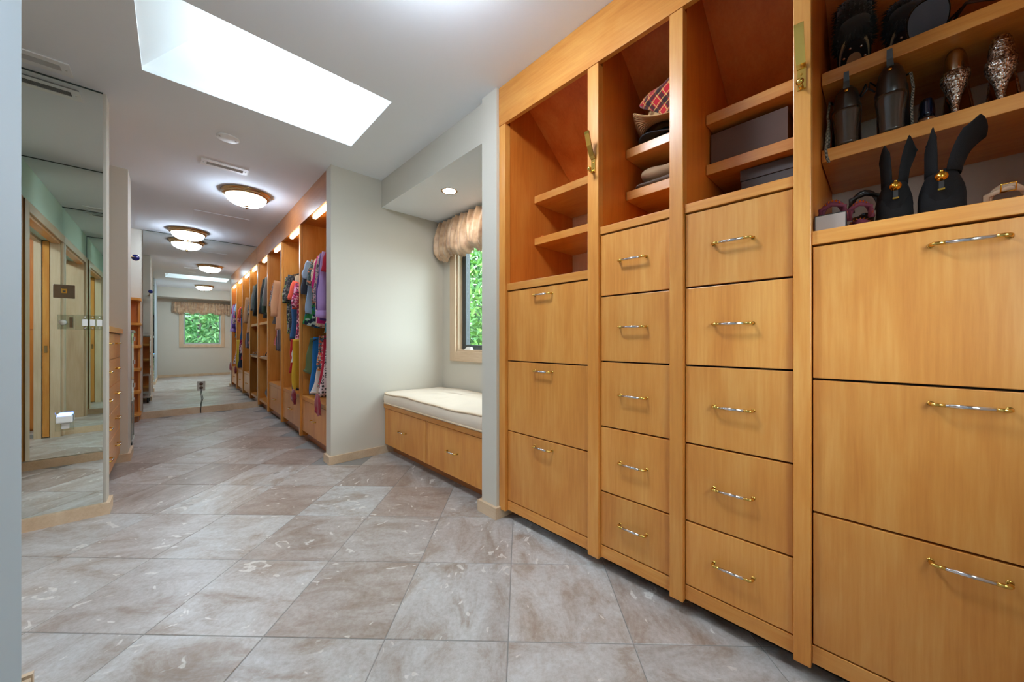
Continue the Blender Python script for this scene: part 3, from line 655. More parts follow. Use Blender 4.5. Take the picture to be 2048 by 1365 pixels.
# ------------------------------------------------------------------ hanging closet along the corridor
CF = 0.930; CB = 1.57
BAY = [(3.212, 4.070), (4.115, 4.925), (4.970, 5.770), (5.815, 6.520)]
CST = [(4.070, 4.115), (4.925, 4.970), (5.770, 5.815), (6.520, 6.561)]
CL = ['wooden closet bay next to the cream partition, purple blouses and scarves hanging inside',
      'wooden closet bay with a coral blouse and a yellow belt hanging inside',
      'wooden closet bay with a long peach robe hanging inside',
      'wooden closet bay next to the end mirror with dark jackets over shelves']
for i in range(4):
    y0, y1 = BAY[i]; s0, s1 = CST[i]
    t = thing('closet_bay', CL[i], 'closet', (1.25, (y0 + y1) / 2, 0))
    slab('stile', (CF, CF + 0.022, s0, s1, 0.04, 2.176), M_wv, t, 0.002)
    slab('divider', (CF + 0.023, CB - 0.012, s0 + 0.001, s1 - 0.001, 0.04, 2.22), M_wv, t)
    if i == 0: slab('end_panel', (CF + 0.012, CB - 0.012, y0 - 0.001, y0 + 0.014, 0.04, 2.22), M_wi, t)
    slab('back_panel', (CB - 0.011, CB - 0.001, y0, y1, 0.04, 2.22), M_wv, t)
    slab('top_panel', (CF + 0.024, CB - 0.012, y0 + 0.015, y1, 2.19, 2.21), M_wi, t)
    slab('toe_kick', (1.00, 1.02, y0, s1, 0.0, 0.098), M_wf, t)
    if i < 3:
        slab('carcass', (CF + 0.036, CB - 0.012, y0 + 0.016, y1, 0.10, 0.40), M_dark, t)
        drawer(t, (CF + 0.016, CF + 0.035, y0 + 0.017, y1 - 0.002, 0.10, 0.408), M_wv, (y0 + y1) / 2, 0.255)
        slab('deck', (CF + 0.014, CB - 0.012, y0 + 0.016, y1 - 0.0005, 0.412, 0.448), M_wh, t, 0.001)
        rods = [1.90, 1.115] if i == 0 else [1.90]
    else:
        for z in (1.275, 0.775, 0.135): slab('shelf', (CF + 0.016, CB - 0.012, y0 + 0.001, y1 - 0.0005, z - 0.036, z), M_wh, t, 0.001)
        rods = [2.02]
    for z in rods:
        m = MB(); m.tube([(1.22, y0 + 0.016, z), (1.22, y1 - 0.001, z)], 0.012, 12); obj('hanging_rod', m, M_chrome, t, -t.location)
    l = thing('closet_light', ['lit strip light above the bay beside the partition', 'lit strip light above the coral blouse', 'lit strip light above the peach robe', 'lit strip light above the dark jackets'][i], 'strip light', (0.972, (y0 + y1) / 2 - 0.12, 2.188))
    ly = y0 + 0.03
    slab('housing', (0.955, 0.990, ly, ly + 0.50, 2.178, 2.1895), M_white, l)
    slab('tube', (0.957, 0.988, ly + 0.01, ly + 0.49, 2.158, 2.1775), M_strip, l, 0.004)
struct(slab('trim_5', (CF - 0.002, CF + 0.02, 3.212, 6.561, 2.177, CE - 0.001), M_wf, None, 0.001), 'russet wood fascia board along the closet top')

# cloth materials
cl = lambda n, r, g, b: plain('cloth_' + n, srgb(r, g, b), 0.85, bump=0.15, bscale=300, sheen=0.25, var=0.06)
K = dict(
    charcoal=cl('charcoal', 52, 54, 64), paleblue=cl('pale_blue', 168, 192, 222), magenta=cl('magenta', 206, 26, 122), purple=cl('purple', 84, 48, 128),
    lavender=cl('lavender', 172, 140, 200), crimson=cl('crimson', 176, 20, 50), wine=cl('wine', 130, 10, 32), olive=cl('olive', 104, 116, 72), blue=cl('royal_blue', 14, 104, 170), white=cl('white', 226, 220, 212),
    navy=cl('navy', 40, 50, 78), coral=cl('coral', 236, 92, 62), beige=cl('beige', 196, 176, 148), red=cl('red', 190, 22, 30), yellow=cl('yellow', 222, 184, 50), peach=cl('peach', 218, 166, 124),
    grey=cl('grey', 128, 124, 122), black=cl('black', 26, 26, 30), salmon=cl('salmon', 214, 110, 100), darkgreen=cl('forest', 52, 74, 58), steelblue=cl('steel_blue', 44, 92, 140),
    greenfloral=cells('cloth_green_blue_print', [srgb(22, 40, 66), srgb(30, 134, 160), srgb(46, 150, 80), srgb(20, 90, 140), srgb(200, 220, 210)], 34),
    teal=cells('cloth_teal_paisley', [srgb(52, 78, 84), srgb(120, 136, 130), srgb(214, 140, 110), srgb(70, 100, 104)], 60),
    pinkgrey=cells('cloth_pink_grey_print', [srgb(196, 178, 184), srgb(120, 110, 118), srgb(220, 160, 170), srgb(90, 90, 100)], 80),
    creamfloral=cells('cloth_cream_floral', [srgb(230, 216, 190), srgb(214, 190, 150), srgb(190, 120, 110), srgb(240, 230, 214)], 60),
    multi=cells('cloth_bright_floral', [srgb(214, 190, 170), srgb(200, 90, 70), srgb(70, 110, 130), srgb(230, 150, 60), srgb(60, 60, 60)], 70),
    redfloral=cells('cloth_red_floral', [srgb(206, 40, 60), srgb(230, 190, 190), srgb(220, 60, 90), srgb(120, 150, 130)], 70),
    magfloral=cells('cloth_magenta_floral', [srgb(170, 20, 80), srgb(210, 80, 130), srgb(90, 12, 50), srgb(230, 170, 190)], 60),
    blackfloral=cells('cloth_black_print', [srgb(30, 30, 34), srgb(60, 56, 52), srgb(110, 150, 70), srgb(40, 38, 40), srgb(150, 140, 130)], 60),
    blacklace=cells('cloth_black_lace', [srgb(34, 32, 34), srgb(90, 84, 78), srgb(24, 24, 26)], 90),
    brownprint=cells('cloth_brown_print', [srgb(110, 60, 34), srgb(190, 100, 50), srgb(60, 70, 110), srgb(200, 180, 160)], 60),
    rings=dots('cloth_black_rings', srgb(226, 206, 206), (0.02, 0.02, 0.02), 34, 0.22, 0.42),
    stripes=stripes('cloth_striped', [srgb(30, 30, 34), srgb(190, 176, 190), srgb(40, 40, 44), srgb(120, 110, 120)], 9, 'X'))
def garment(name, label, cat, X, Y, zt, ln, hw0, hw1, th, mat, seed, sleeves=0.0, hem=None, hanger=True, wire='black', rzd=0.0, grp='clothes hanging in the closet', cuff=None):
    """a garment on a hanger seen edge on: the body is a flattened tube with folds, plane across the rod"""
    rnd = random.Random(seed); t = thing(name, label, cat, (X, Y, zt), R(rzd), grp)
    n = 36; rows = 20; rings = []
    p1, p2, p3 = (rnd.uniform(0, 6.28) for _ in range(3)); k1 = rnd.choice((3, 4, 5)); k2 = rnd.choice((7, 8, 9))
    for r in range(rows + 1):
        s = r / rows
        if sleeves > 0 or hw0 > 0.15:
            a = min(1, s / 0.10); hw = 0.045 + (hw0 - 0.045) * math.sin(a * PI / 2) ** 0.8 if s < 0.10 else hw0 + (hw1 - hw0) * ((s - 0.10) / 0.90) ** 1.2
            z = -s * ln
        else:
            hw = hw0 + (hw1 - hw0) * s; z = -s * ln
        d = 0.62 * th * (0.35 + 0.65 * min(1, s * 3.0)) 
        ring = []
        for k in range(n):
            a = 2 * PI * k / n; ca, sa = math.cos(a), math.sin(a)
            x = hw * (abs(ca) ** 0.85) * (1 if ca >= 0 else -1); y = d * 0.5 * sa
            q = x / max(hw1, hw0, 0.01)
            fold = (0.13 * math.sin(k1 * q * PI / 2 + p1) + 0.08 * math.sin(k2 * q * PI / 2 + p2)) * th * min(1, s * 1.8)
            edge = 0.010 * math.sin(9 * s + p3) * s * (1 if ca >= 0 else -1)
            zz = z + (0.018 * math.sin(5 * q + p1) + 0.02 * q * math.sin(p2)) * (s > 0.93)
            ring.append((x + edge, y + fold, zz))
        rings.append(ring)
    m = MB(); 
    m.loft(rings)
    if hem:
        for i, z in enumerate([sum(v[2] for v in [m.v[j] for j in f]) / len(f) for f in m.f]):
            if z < -ln * hem[1]: m.m[i] = 1
    obj('body', m, [K[mat], K[hem[0]] if hem else K[mat]], t)
    if sleeves > 0:
        for s in (-1, 1):
            m = MB(); pts = []; rr = []
            for q in range(9):
                u = q / 8; pts.append((s * (hw0 * 0.86 + 0.035 * math.sin(u * PI * 0.5) + 0.02 * u), 0.005 * math.sin(4 * u + p1), -ln * 0.055 - u * sleeves)); rr.append(0.052 - 0.014 * u + 0.004 * math.sin(11 * u + p2))
            m.tube(pts, [q * 0.42 for q in rr], 14, ry=2.4)
            sl = obj('sleeve', m, K[mat], t)
            if cuff: 
                m = MB(); e = Vector(pts[-1]); m.tube([e + Vector((0, 0, 0.01)), e + Vector((-0.004 * s, 0, -0.03)), e + Vector((0, 0, -0.055))], [0.022, 0.024, 0.025], 14, ry=2.25); obj('cuff', m, K[cuff], sl)
    if hanger:
        hm = {'black': M_black, 'brass': M_brass, 'wire': M_chrome}[wire]
        m = MB(); w = max(0.12, hw0 * 0.9)
        m.tube([(-w, 0, -0.035), (-w * 0.5, 0, -0.008), (0, 0, 0.012), (w * 0.5, 0, -0.008), (w, 0, -0.035)], 0.007 if wire == 'black' else 0.003, 8)
        rz_ = (RODZ - zt) if RODZ - zt > 0.03 else 0.10; rx = 1.22 - X; m.tube([(0, 0, 0.010), (rx * 0.5, 0, rz_ * 0.4), (rx, 0, rz_ - 0.030), (rx + 0.0165, 0, rz_ - 0.010), (rx + 0.0155, 0, rz_ + 0.006), (rx + 0.006, 0, rz_ + 0.0155), (rx - 0.006, 0, rz_ + 0.0155), (rx - 0.015, 0, rz_ + 0.006)], 0.0022, 6)
        obj('hanger', m, hm, t)
    return t
RODZ = 1.90
G = garment
zr = 1.80
G('hanging_blouse', 'charcoal blouse with green and blue printed hem hanging in the closet', 'blouse', 1.215, 3.99, zr, 0.66, 0.24, 0.27, 0.07, 'charcoal', 1, 0.30, hem=('greenfloral', 0.80))
G('hanging_shirt', 'pale blue short sleeved shirt hanging in the closet', 'shirt', 1.20, 3.905, zr, 0.55, 0.235, 0.262, 0.06, 'paleblue', 2, 0.16)
G('hanging_dress', 'teal and salmon paisley dress hanging beside the pale blue shirt', 'dress', 1.215, 3.82, zr + 0.01, 0.66, 0.23, 0.25, 0.06, 'teal', 3, 0.24, hem=('greenfloral', 0.72))
G('hanging_blouse', 'cream floral blouse hanging behind the magenta one', 'blouse', 1.22, 3.735, zr, 0.65, 0.22, 0.245, 0.05, 'creamfloral', 4, 0.2)
G('hanging_blouse', 'plain bright magenta blouse hanging in the closet', 'blouse', 1.215, 3.65, zr + 0.02, 0.66, 0.225, 0.235, 0.06, 'magenta', 5, 0.3)
G('hanging_tunic', 'pink and grey printed tunic hanging in the closet', 'tunic', 1.205, 3.565, zr + 0.01, 0.56, 0.225, 0.24, 0.06, 'pinkgrey', 6, 0.42)
G('hanging_cardigan', 'deep purple cardigan hanging in the closet', 'cardigan', 1.20, 3.48, zr + 0.01, 0.60, 0.225, 0.25, 0.06, 'purple', 7, 0.50)
G('hanging_shirt', 'lavender long sleeved shirt with wide cuffs hanging in the closet', 'shirt', 1.19, 3.395, zr + 0.01, 0.58, 0.225, 0.235, 0.07, 'lavender', 8, 0.52, cuff='lavender')
G('hanging_camisole', 'crimson top with pink print hanging right behind the partition', 'camisole', 1.20, 3.31, zr + 0.02, 0.50, 0.225, 0.23, 0.06, 'crimson', 9, 0.2, hem=('redfloral', 0.55))
G('hanging_skirt', 'dark teal printed skirt hanging below the purple blouses', 'skirt', 1.20, 3.44, 1.20, 0.10, 0.21, 0.23, 0.06, 'greenfloral', 10, 0, hanger=False)
zl = 1.03; RODZ = 1.115
G('hanging_scarf', 'olive green scarf hanging on the lower closet rod', 'scarf', 1.13, 3.95, zl, 0.36, 0.14, 0.20, 0.05, 'olive', 21)
G('hanging_dress', 'royal blue long dress hanging on the lower closet rod', 'dress', 1.12, 3.87, zl + 0.01, 0.565, 0.12, 0.155, 0.07, 'blue', 22)
G('hanging_scarf', 'long white scarf hanging on the lower closet rod', 'scarf', 1.13, 3.80, zl - 0.22, 0.335, 0.10, 0.17, 0.04, 'white', 23, hanger=False)
G('hanging_scarf', 'bright floral scarf hanging on the lower closet rod', 'scarf', 1.13, 3.72, zl + 0.02, 0.34, 0.12, 0.14, 0.06, 'multi', 24)
G('hanging_scarf', 'red floral scarf hanging on the lower closet rod', 'scarf', 1.13, 3.64, zl, 0.46, 0.11, 0.15, 0.05, 'redfloral', 25)
G('hanging_scarf', 'plain crimson scarf hanging on the lower closet rod', 'scarf', 1.12, 3.57, zl + 0.02, 0.52, 0.11, 0.15, 0.05, 'crimson', 26)
G('hanging_scarf', 'white scarf with black ring print hanging on the lower closet rod', 'scarf', 1.14, 3.47, zl + 0.03, 0.56, 0.12, 0.20, 0.06, 'rings', 27)
G('hanging_scarf', 'dark red fringed scarf hanging lowest beside the partition', 'scarf', 0.902, 3.37, 0.54, 0.16, 0.05, 0.075, 0.045, 'wine', 28, hanger=False, rzd=90)
RODZ = 1.90
G('hanging_dress', 'black printed dress with green leaves hanging in the closet', 'dress', 1.20, 4.835, 1.78, 0.70, 0.22, 0.24, 0.06, 'blackfloral', 31, 0.3)
G('hanging_blouse', 'black lace blouse hanging in the closet', 'blouse', 1.205, 4.745, 1.80, 0.80, 0.22, 0.235, 0.05, 'blacklace', 32, 0.3)
G('hanging_dress', 'plain beige dress hanging in the closet', 'dress', 1.21, 4.655, 1.80, 0.62, 0.20, 0.21, 0.05, 'beige', 33)
G('hanging_jeans', 'steel blue trousers hanging in the closet', 'trousers', 1.145, 4.55, 1.55, 0.52, 0.19, 0.20, 0.06, 'steelblue', 34, hanger=False)
G('hanging_blouse', 'coral orange blouse hanging in the closet', 'blouse', 1.185, 4.47, 1.665, 0.32, 0.22, 0.24, 0.07, 'coral', 35, 0.2)
G('hanging_dress', 'long magenta floral dress hanging in the closet', 'dress', 1.18, 4.38, 1.66, 0.86, 0.20, 0.235, 0.07, 'magfloral', 36, 0.25)
G('hanging_blouse', 'white folded blouse hanging low in the closet', 'blouse', 1.10, 4.52, 0.93, 0.15, 0.14, 0.16, 0.07, 'white', 37, hanger=False)
G('hanging_skirt', 'plain red skirt hanging low in the closet', 'skirt', 1.10, 4.62, 1.02, 0.36, 0.14, 0.15, 0.05, 'red', 38, hanger=False)
G('hanging_belt', 'long yellow fabric belt hanging in the closet', 'belt', 0.950, 4.31, 1.02, 0.52, 0.04, 0.045, 0.02, 'yellow', 39, hanger=False, rzd=20)
G('hanging_trousers', 'dark navy trousers hanging low in the closet', 'trousers', 1.065, 4.37, 0.80, 0.325, 0.12, 0.14, 0.06, 'navy', 40, hanger=False)
G('hanging_scarf', 'small red scarf hanging over the closet drawer', 'scarf', 0.902, 4.21, 0.50, 0.12, 0.045, 0.055, 0.045, 'wine', 41, hanger=False, rzd=90)
G('hanging_bag', 'black ruffled bag hanging above the coral blouse', 'bag', 1.14, 4.435, 1.865, 0.165, 0.10, 0.14, 0.10, 'black', 42, hanger=False)
G('hanging_shirt', 'brown and orange printed shirt hanging in the closet', 'shirt', 1.21, 5.67, 1.79, 0.50, 0.22, 0.23, 0.06, 'brownprint', 51, 0.3)
G('hanging_blouse', 'plain grey short blouse hanging in the closet', 'blouse', 1.205, 5.567, 1.78, 0.56, 0.22, 0.25, 0.06, 'grey', 52, 0.3)
G('hanging_dress', 'pink and black printed dress hanging in the closet', 'dress', 1.21, 5.462, 1.80, 0.80, 0.21, 0.22, 0.05, 'pinkgrey', 53, 0.25)
G('hanging_robe', 'long plain peach robe hanging in the closet', 'robe', 1.165, 5.355, 1.80, 0.66, 0.21, 0.225, 0.07, 'peach', 54, 0.45)
G('hanging_skirt', 'salmon pink skirt hanging below the grey blouse', 'skirt', 1.18, 5.50, 1.22, 0.30, 0.19, 0.23, 0.06, 'salmon', 55, hanger=False)
G('hanging_skirt', 'black and grey striped skirt hanging in the closet', 'skirt', 1.115, 5.27, 1.16, 0.30, 0.17, 0.19, 0.05, 'stripes', 56, hanger=False)
RODZ = 2.02
G('hanging_jacket', 'black hooded jacket hanging next to the end mirror', 'jacket', 1.20, 6.30, 1.93, 0.58, 0.23, 0.235, 0.09, 'black', 61, 0.5)
G('hanging_jacket', 'dark forest green jacket hanging next to the end mirror', 'jacket', 1.20, 6.17, 1.93, 0.55, 0.22, 0.225, 0.08, 'darkgreen', 62, 0.5)
G('hanging_jacket', 'grey knitted jacket hanging next to the end mirror', 'jacket', 1.18, 6.03, 1.92, 0.48, 0.21, 0.215, 0.08, 'grey', 63, 0.4)

# ------------------------------------------------------------------ left side of the corridor
t = thing('tall_dresser', 'honey wood dresser with five drawers in the recess before the pilaster', 'dresser', (-0.58, 3.79, 0))
slab('top', (-0.865, -0.298, 3.240, 4.343, 1.060, 1.098), M_wh, t, 0.002)
slab('carcass', (-0.865, -0.334, 3.242, 4.341, 0.078, 1.059), M_dark, t)
slab('plinth', (-0.865, -0.36, 3.242, 4.341, 0.0, 0.077), M_wf, t)
rw = [0.080, 0.300, 0.490, 0.678, 0.869, 1.056]
for k in range(5):
    b = (-0.333, -0.314, 3.246, 4.338, rw[k] + 0.002, rw[k + 1] - 0.002)
    d = drawer(t, b, M_wh, 3.55, (rw[k] + rw[k + 1]) / 2 + 0.02, '+X')
    c = wloc(d); link('handle', HM, d, (-0.314 - c.x, 4.06 - c.y, (rw[k] + rw[k + 1]) / 2 + 0.02 - c.z), (0, 0, PI))

t = thing('mirrored_trolley', 'narrow mirrored cabinet on casters behind the pilaster', 'trolley', (-0.42, 4.81, 0))
M_gmir = plain('smoked_mirror', (0.50, 0.56, 0.53), 0.05, metal=1.0)
slab('body', (-0.585, -0.268, 4.672, 4.93, 0.46, 1.075), M_gmir, t, 0.003)
slab('top', (-0.592, -0.259, 4.664, 4.962, 1.076, 1.098), M_steel, t, 0.003)
slab('door', (-0.583, -0.270, 4.931, 4.946, 0.47, 1.072), M_gmir, t, 0.004)
slab('shelf', (-0.588, -0.262, 4.668, 4.955, 0.44, 0.459), M_steel, t, 0.002)
slab('shelf', (-0.588, -0.262, 4.668, 4.955, 0.085, 0.105), M_steel, t, 0.002)
slab('back_panel', (-0.585, -0.268, 4.672, 4.68, 0.106, 0.439), M_gmir, t)
for x in (-0.585, -0.279):
    for y in (4.681, 4.942):
        slab('post', (x, x + 0.012, y, y + 0.012, 0.106, 0.439), M_steel, t)
for z in (1.02, 0.80, 0.58): slab('hinge', (-0.267, -0.2595, 4.915, 4.945, z - 0.02, z + 0.02), M_chrome, t, 0.001)
for x in (-0.56, -0.29):
    for y in (4.70, 4.93):
        m = MB(); m.tube([(x - 0.012, y, 0.034), (x + 0.012, y, 0.034)], 0.034, 14); m.tube([(x, y, 0.05), (x, y, 0.086)], 0.010, 8); obj('caster', m, M_black, t, -t.location)

t = thing('corner_bookshelf', 'open wooden corner shelf with rounded shelf ends beside the end mirror', 'bookshelf', (-0.45, 6.43, 0))
slab('back_panel', (-0.66, -0.300, 6.557, 6.571, 0.0, 1.50), M_wi, t)
slab('side_panel', (-0.68, -0.661, 6.28, 6.571, 0.0, 1.50), M_wi, t)
slab('post', (-0.320, -0.298, 6.520, 6.556, 0.0, 1.50), M_wv, t, 0.002)
for z in (1.530, 1.225, 0.945, 0.660, 0.380, 0.105):
    pts = [(-0.66, 6.556), (-0.66, 6.285)] + [(-0.40 + 0.115 * math.sin(a), 6.40 - 0.115 * math.cos(a)) for a in [R(9 * k) for k in range(11)]] + [(-0.285, 6.556)]
    m = MB(); m.prism(pts, 'Z', z - 0.03, z); obj('shelf', m, M_wh, t, -t.location)
pts = [(-0.66, 6.55), (-0.66, 6.30)] + [(-0.41 + 0.105 * math.sin(a), 6.405 - 0.105 * math.cos(a)) for a in [R(9 * k) for k in range(11)]] + [(-0.305, 6.55)]
m = MB(); m.prism(pts, 'Z', 0.0, 0.074); obj('plinth', m, M_wf, t, -t.location)

t = thing('hat_peg', 'wall peg with a shiny cobalt blue glass ball on the pilaster', 'hook', (-0.29, 4.632, 1.76))
m = MB(); m.tube([(0, 0, 0), (0.016, 0.155, 0.02), (0.030, 0.30, 0.037)], 0.006, 8); m.lathe([(0.001, 0), (0.018, 0), (0.018, 0.004), (0.001, 0.005)], 14)
obj('rod', m, M_brass, t)
m = MB(); m.sphere((0.032, 0.318, 0.039), 0.030, 20, 14); obj('ball', m, plain('cobalt_glass', (0.008, 0.02, 0.22), 0.05, coat=1.0), t)

# plates mounted on the mirrors
YM = 3.106
def dup_screw(t, x, y, z, s=1):
    m = MB(); m.tube([(x, y, z), (x, y - 0.0025 * s, z)], 0.0035, 10); obj('screw', m, M_chrome, t, -t.location)
t = thing('jack_plate', 'square smoked metal jack plate on the nook mirror', 'wall plate', (-0.430, YM, 1.272))
slab('plate', (-0.468, -0.393, YM - 0.004, YM, 1.235, 1.309), plain('bronze_mirror', (0.20, 0.17, 0.15), 0.12, metal=1.0), t, 0.0015)
slab('socket', (-0.440, -0.420, YM - 0.0065, YM - 0.004, 1.262, 1.286), M_brass, t, 0.001); slab('socket_hole', (-0.435, -0.425, YM - 0.0072, YM - 0.0066, 1.267, 1.277), M_black, t)
t = thing('switch_plate', 'clear acrylic plate with three white rocker switches on the nook mirror', 'light switch', (-0.342, YM, 1.104))
slab('plate', (-0.394, -0.2925, YM - 0.005, YM, 1.062, 1.146), M_acry, t, 0.002)
for x in (-0.357, -0.329, -0.303):
    slab('rocker', (x - 0.010, x + 0.010, YM - 0.011, YM - 0.0052, 1.084, 1.122), M_white, t, 0.002)
    for z in (1.073, 1.135): dup_screw(t, x, YM - 0.005, z)
t = thing('night_light', 'white plug-in night light glowing blue on the nook mirror outlet', 'night light', (-0.425, YM, 0.56))
slab('outlet_plate', (-0.462, -0.396, YM - 0.004, YM, 0.508, 0.612), M_acry, t, 0.001)
slab('receptacle', (-0.440, -0.412, YM - 0.008, YM - 0.0041, 0.518, 0.548), M_white, t, 0.002)
slab('body', (-0.456, -0.398, YM - 0.034, YM - 0.0085, 0.552, 0.594), M_white, t, 0.006)
slab('glow_strip', (-0.452, -0.402, YM - 0.032, YM - 0.012, 0.595, 0.604), emit('blue_glow', (0.08, 0.22, 1.0), 12.0, (0.1, 0.2, 0.9)), t, 0.003)
t = thing('dimmer_plate', 'clear acrylic dimmer plate on the partition mirror', 'light switch', (-0.624, 1.642, 1.15))
slab('plate', (-0.668, -0.580, 1.642, 1.647, 1.095, 1.212), M_acry, t, 0.002)
slab('rocker', (-0.606, -0.590, 1.6472, 1.652, 1.11, 1.195), plain('brown_rocker', srgb(120, 96, 70), 0.4), t, 0.002)
m = MB(); m.tube([(-0.640, 1.6472, 1.15), (-0.640, 1.664, 1.15)], [0.022, 0.019], 18); obj('dimmer_knob', m, M_white, t, -t.location)
YE = 6.562
t = thing('wall_outlet', 'mirrored duplex outlet plate on the end mirror with a cord', 'outlet', (0.286, YE, 0.375))
slab('plate', (0.243, 0.329, YE - 0.004, YE, 0.308, 0.442), M_steel, t, 0.0015)
for z in (0.348, 0.402):
    m = MB(); m.tube([(0.286, YE - 0.0042, z), (0.286, YE - 0.008, z)], [0.021, 0.020], 18); obj('receptacle', m, plain('brown_receptacle', srgb(74, 54, 40), 0.5) if 'brown_receptacle' not in MATS else MATS['brown_receptacle'], t, -t.location)
m = MB(); m.tube([(0.286, YE - 0.009, 0.345), (0.290, YE - 0.02, 0.29), (0.306, YE - 0.014, 0.20), (0.292, YE - 0.014, 0.14), (0.282, YE - 0.022, 0.06), (0.282, YE - 0.03, 0.003)], 0.0028, 6)
m.tube([(0.286, YE - 0.009, 0.345), (0.283, YE - 0.022, 0.27), (0.290, YE - 0.02, 0.18), (0.278, YE - 0.024, 0.10), (0.276, YE - 0.03, 0.003)], 0.0028, 6)
obj('cord', m, M_black, t, -t.location)

# ------------------------------------------------------------------ things on the cabinet shelves
def ring_at(x, z, ang, a, b, n=24, y0=0.0, pw=1.0):
    ca, sa = math.cos(R(ang)), math.sin(R(ang)); out = []
    for k in range(n):
        th = 2 * PI * k / n; u = math.cos(th); v = math.sin(th)
        u = abs(u) ** pw * (1 if u >= 0 else -1); v = abs(v) ** pw * (1 if v >= 0 else -1)
        out.append((x + a * u * ca, y0 + b * v, z + a * u * sa))
    return out
def oval(x0, x1, hw, waist=0.8, n=32):
    """shoe sole outline from heel x0 to toe x1"""
    out = []
    for k in range(n):
        a = 2 * PI * k / n; u = (1 - math.cos(a)) / 2; s = math.sin(a)
        w = hw * (0.74 + 0.26 * u) * (1 - (1 - waist) * math.exp(-((u - 0.38) / 0.16) ** 2))
        out.append((x0 + (x1 - x0) * u, w * (abs(s) ** 0.75) * (1 if s >= 0 else -1)))
    return out
def sole_mb(m, outline, zf, t, mi=0):
    m.loft([[(x, y, zf(x)) for x, y in outline], [(x, y, zf(x) + t) for x, y in outline]], mi, sm=False)
M_leath = plain('black_leather', (0.020, 0.017, 0.015), 0.30, spec=0.6, coat=0.3)
M_heel = plain('stacked_heel', (0.055, 0.040, 0.030), 0.22, coat=0.6)
M_suede = plain('black_suede', (0.010, 0.0088, 0.009), 0.9, spec=0.25, bump=0.6, bscale=900)
M_gold = plain('polished_gold', srgb(236, 180, 70), 0.15, metal=1.0)
M_braid = stripes('braided_cord', [(0.01, 0.01, 0.01), srgb(190, 180, 160), (0.01, 0.01, 0.01)], 70)
M_navy = plain('navy_patent', (0.008, 0.014, 0.045), 0.15, coat=0.6)
M_clear = plain('amber_heel', srgb(150, 96, 66), 0.1, coat=1.0)
def glitter(name, a, b_, scale=260):
    m, nt, b = new_mat(name)
    tc = N(nt, 'ShaderNodeTexCoord'); v = N(nt, 'ShaderNodeTexVoronoi'); setin(v, Scale=scale); L(nt, tc.outputs['Object'], v.inputs['Vector'])
    sp = N(nt, 'ShaderNodeSeparateColor'); L(nt, v.outputs['Color'], sp.inputs['Color'])
    rp = ramp(nt, [(0.0, a), (0.5, b_), (0.85, (0.9, 0.86, 0.78))]); L(nt, sp.outputs[0], rp.inputs['Fac']); L(nt, rp.outputs['Color'], b.inputs['Base Color'])
    setin(b, Metallic=0.85, Roughness=0.25)
    bp = N(nt, 'ShaderNodeBump'); setin(bp, Strength=0.9, Distance=0.002); L(nt, v.outputs['Distance'], bp.inputs['Height']); L(nt, bp.outputs['Normal'], b.inputs['Normal'])
    return m
M_rhine = glitter('rhinestones', srgb(70, 52, 40), srgb(176, 140, 110))
M_silver = plain('silver_leather', srgb(200, 186, 164), 0.18, metal=1.0)
M_goldl = plain('gold_outsole', srgb(180, 138, 70), 0.2, metal=1.0)
M_pink = plain('blush_leather', srgb(214, 168, 140), 0.4)
M_beige = plain('beige_leather', srgb(196, 160, 130), 0.5)
M_burg = plain('burgundy_suede', srgb(84, 8, 30), 0.8)
M_tan = plain('tan_insole', srgb(206, 160, 120), 0.5)

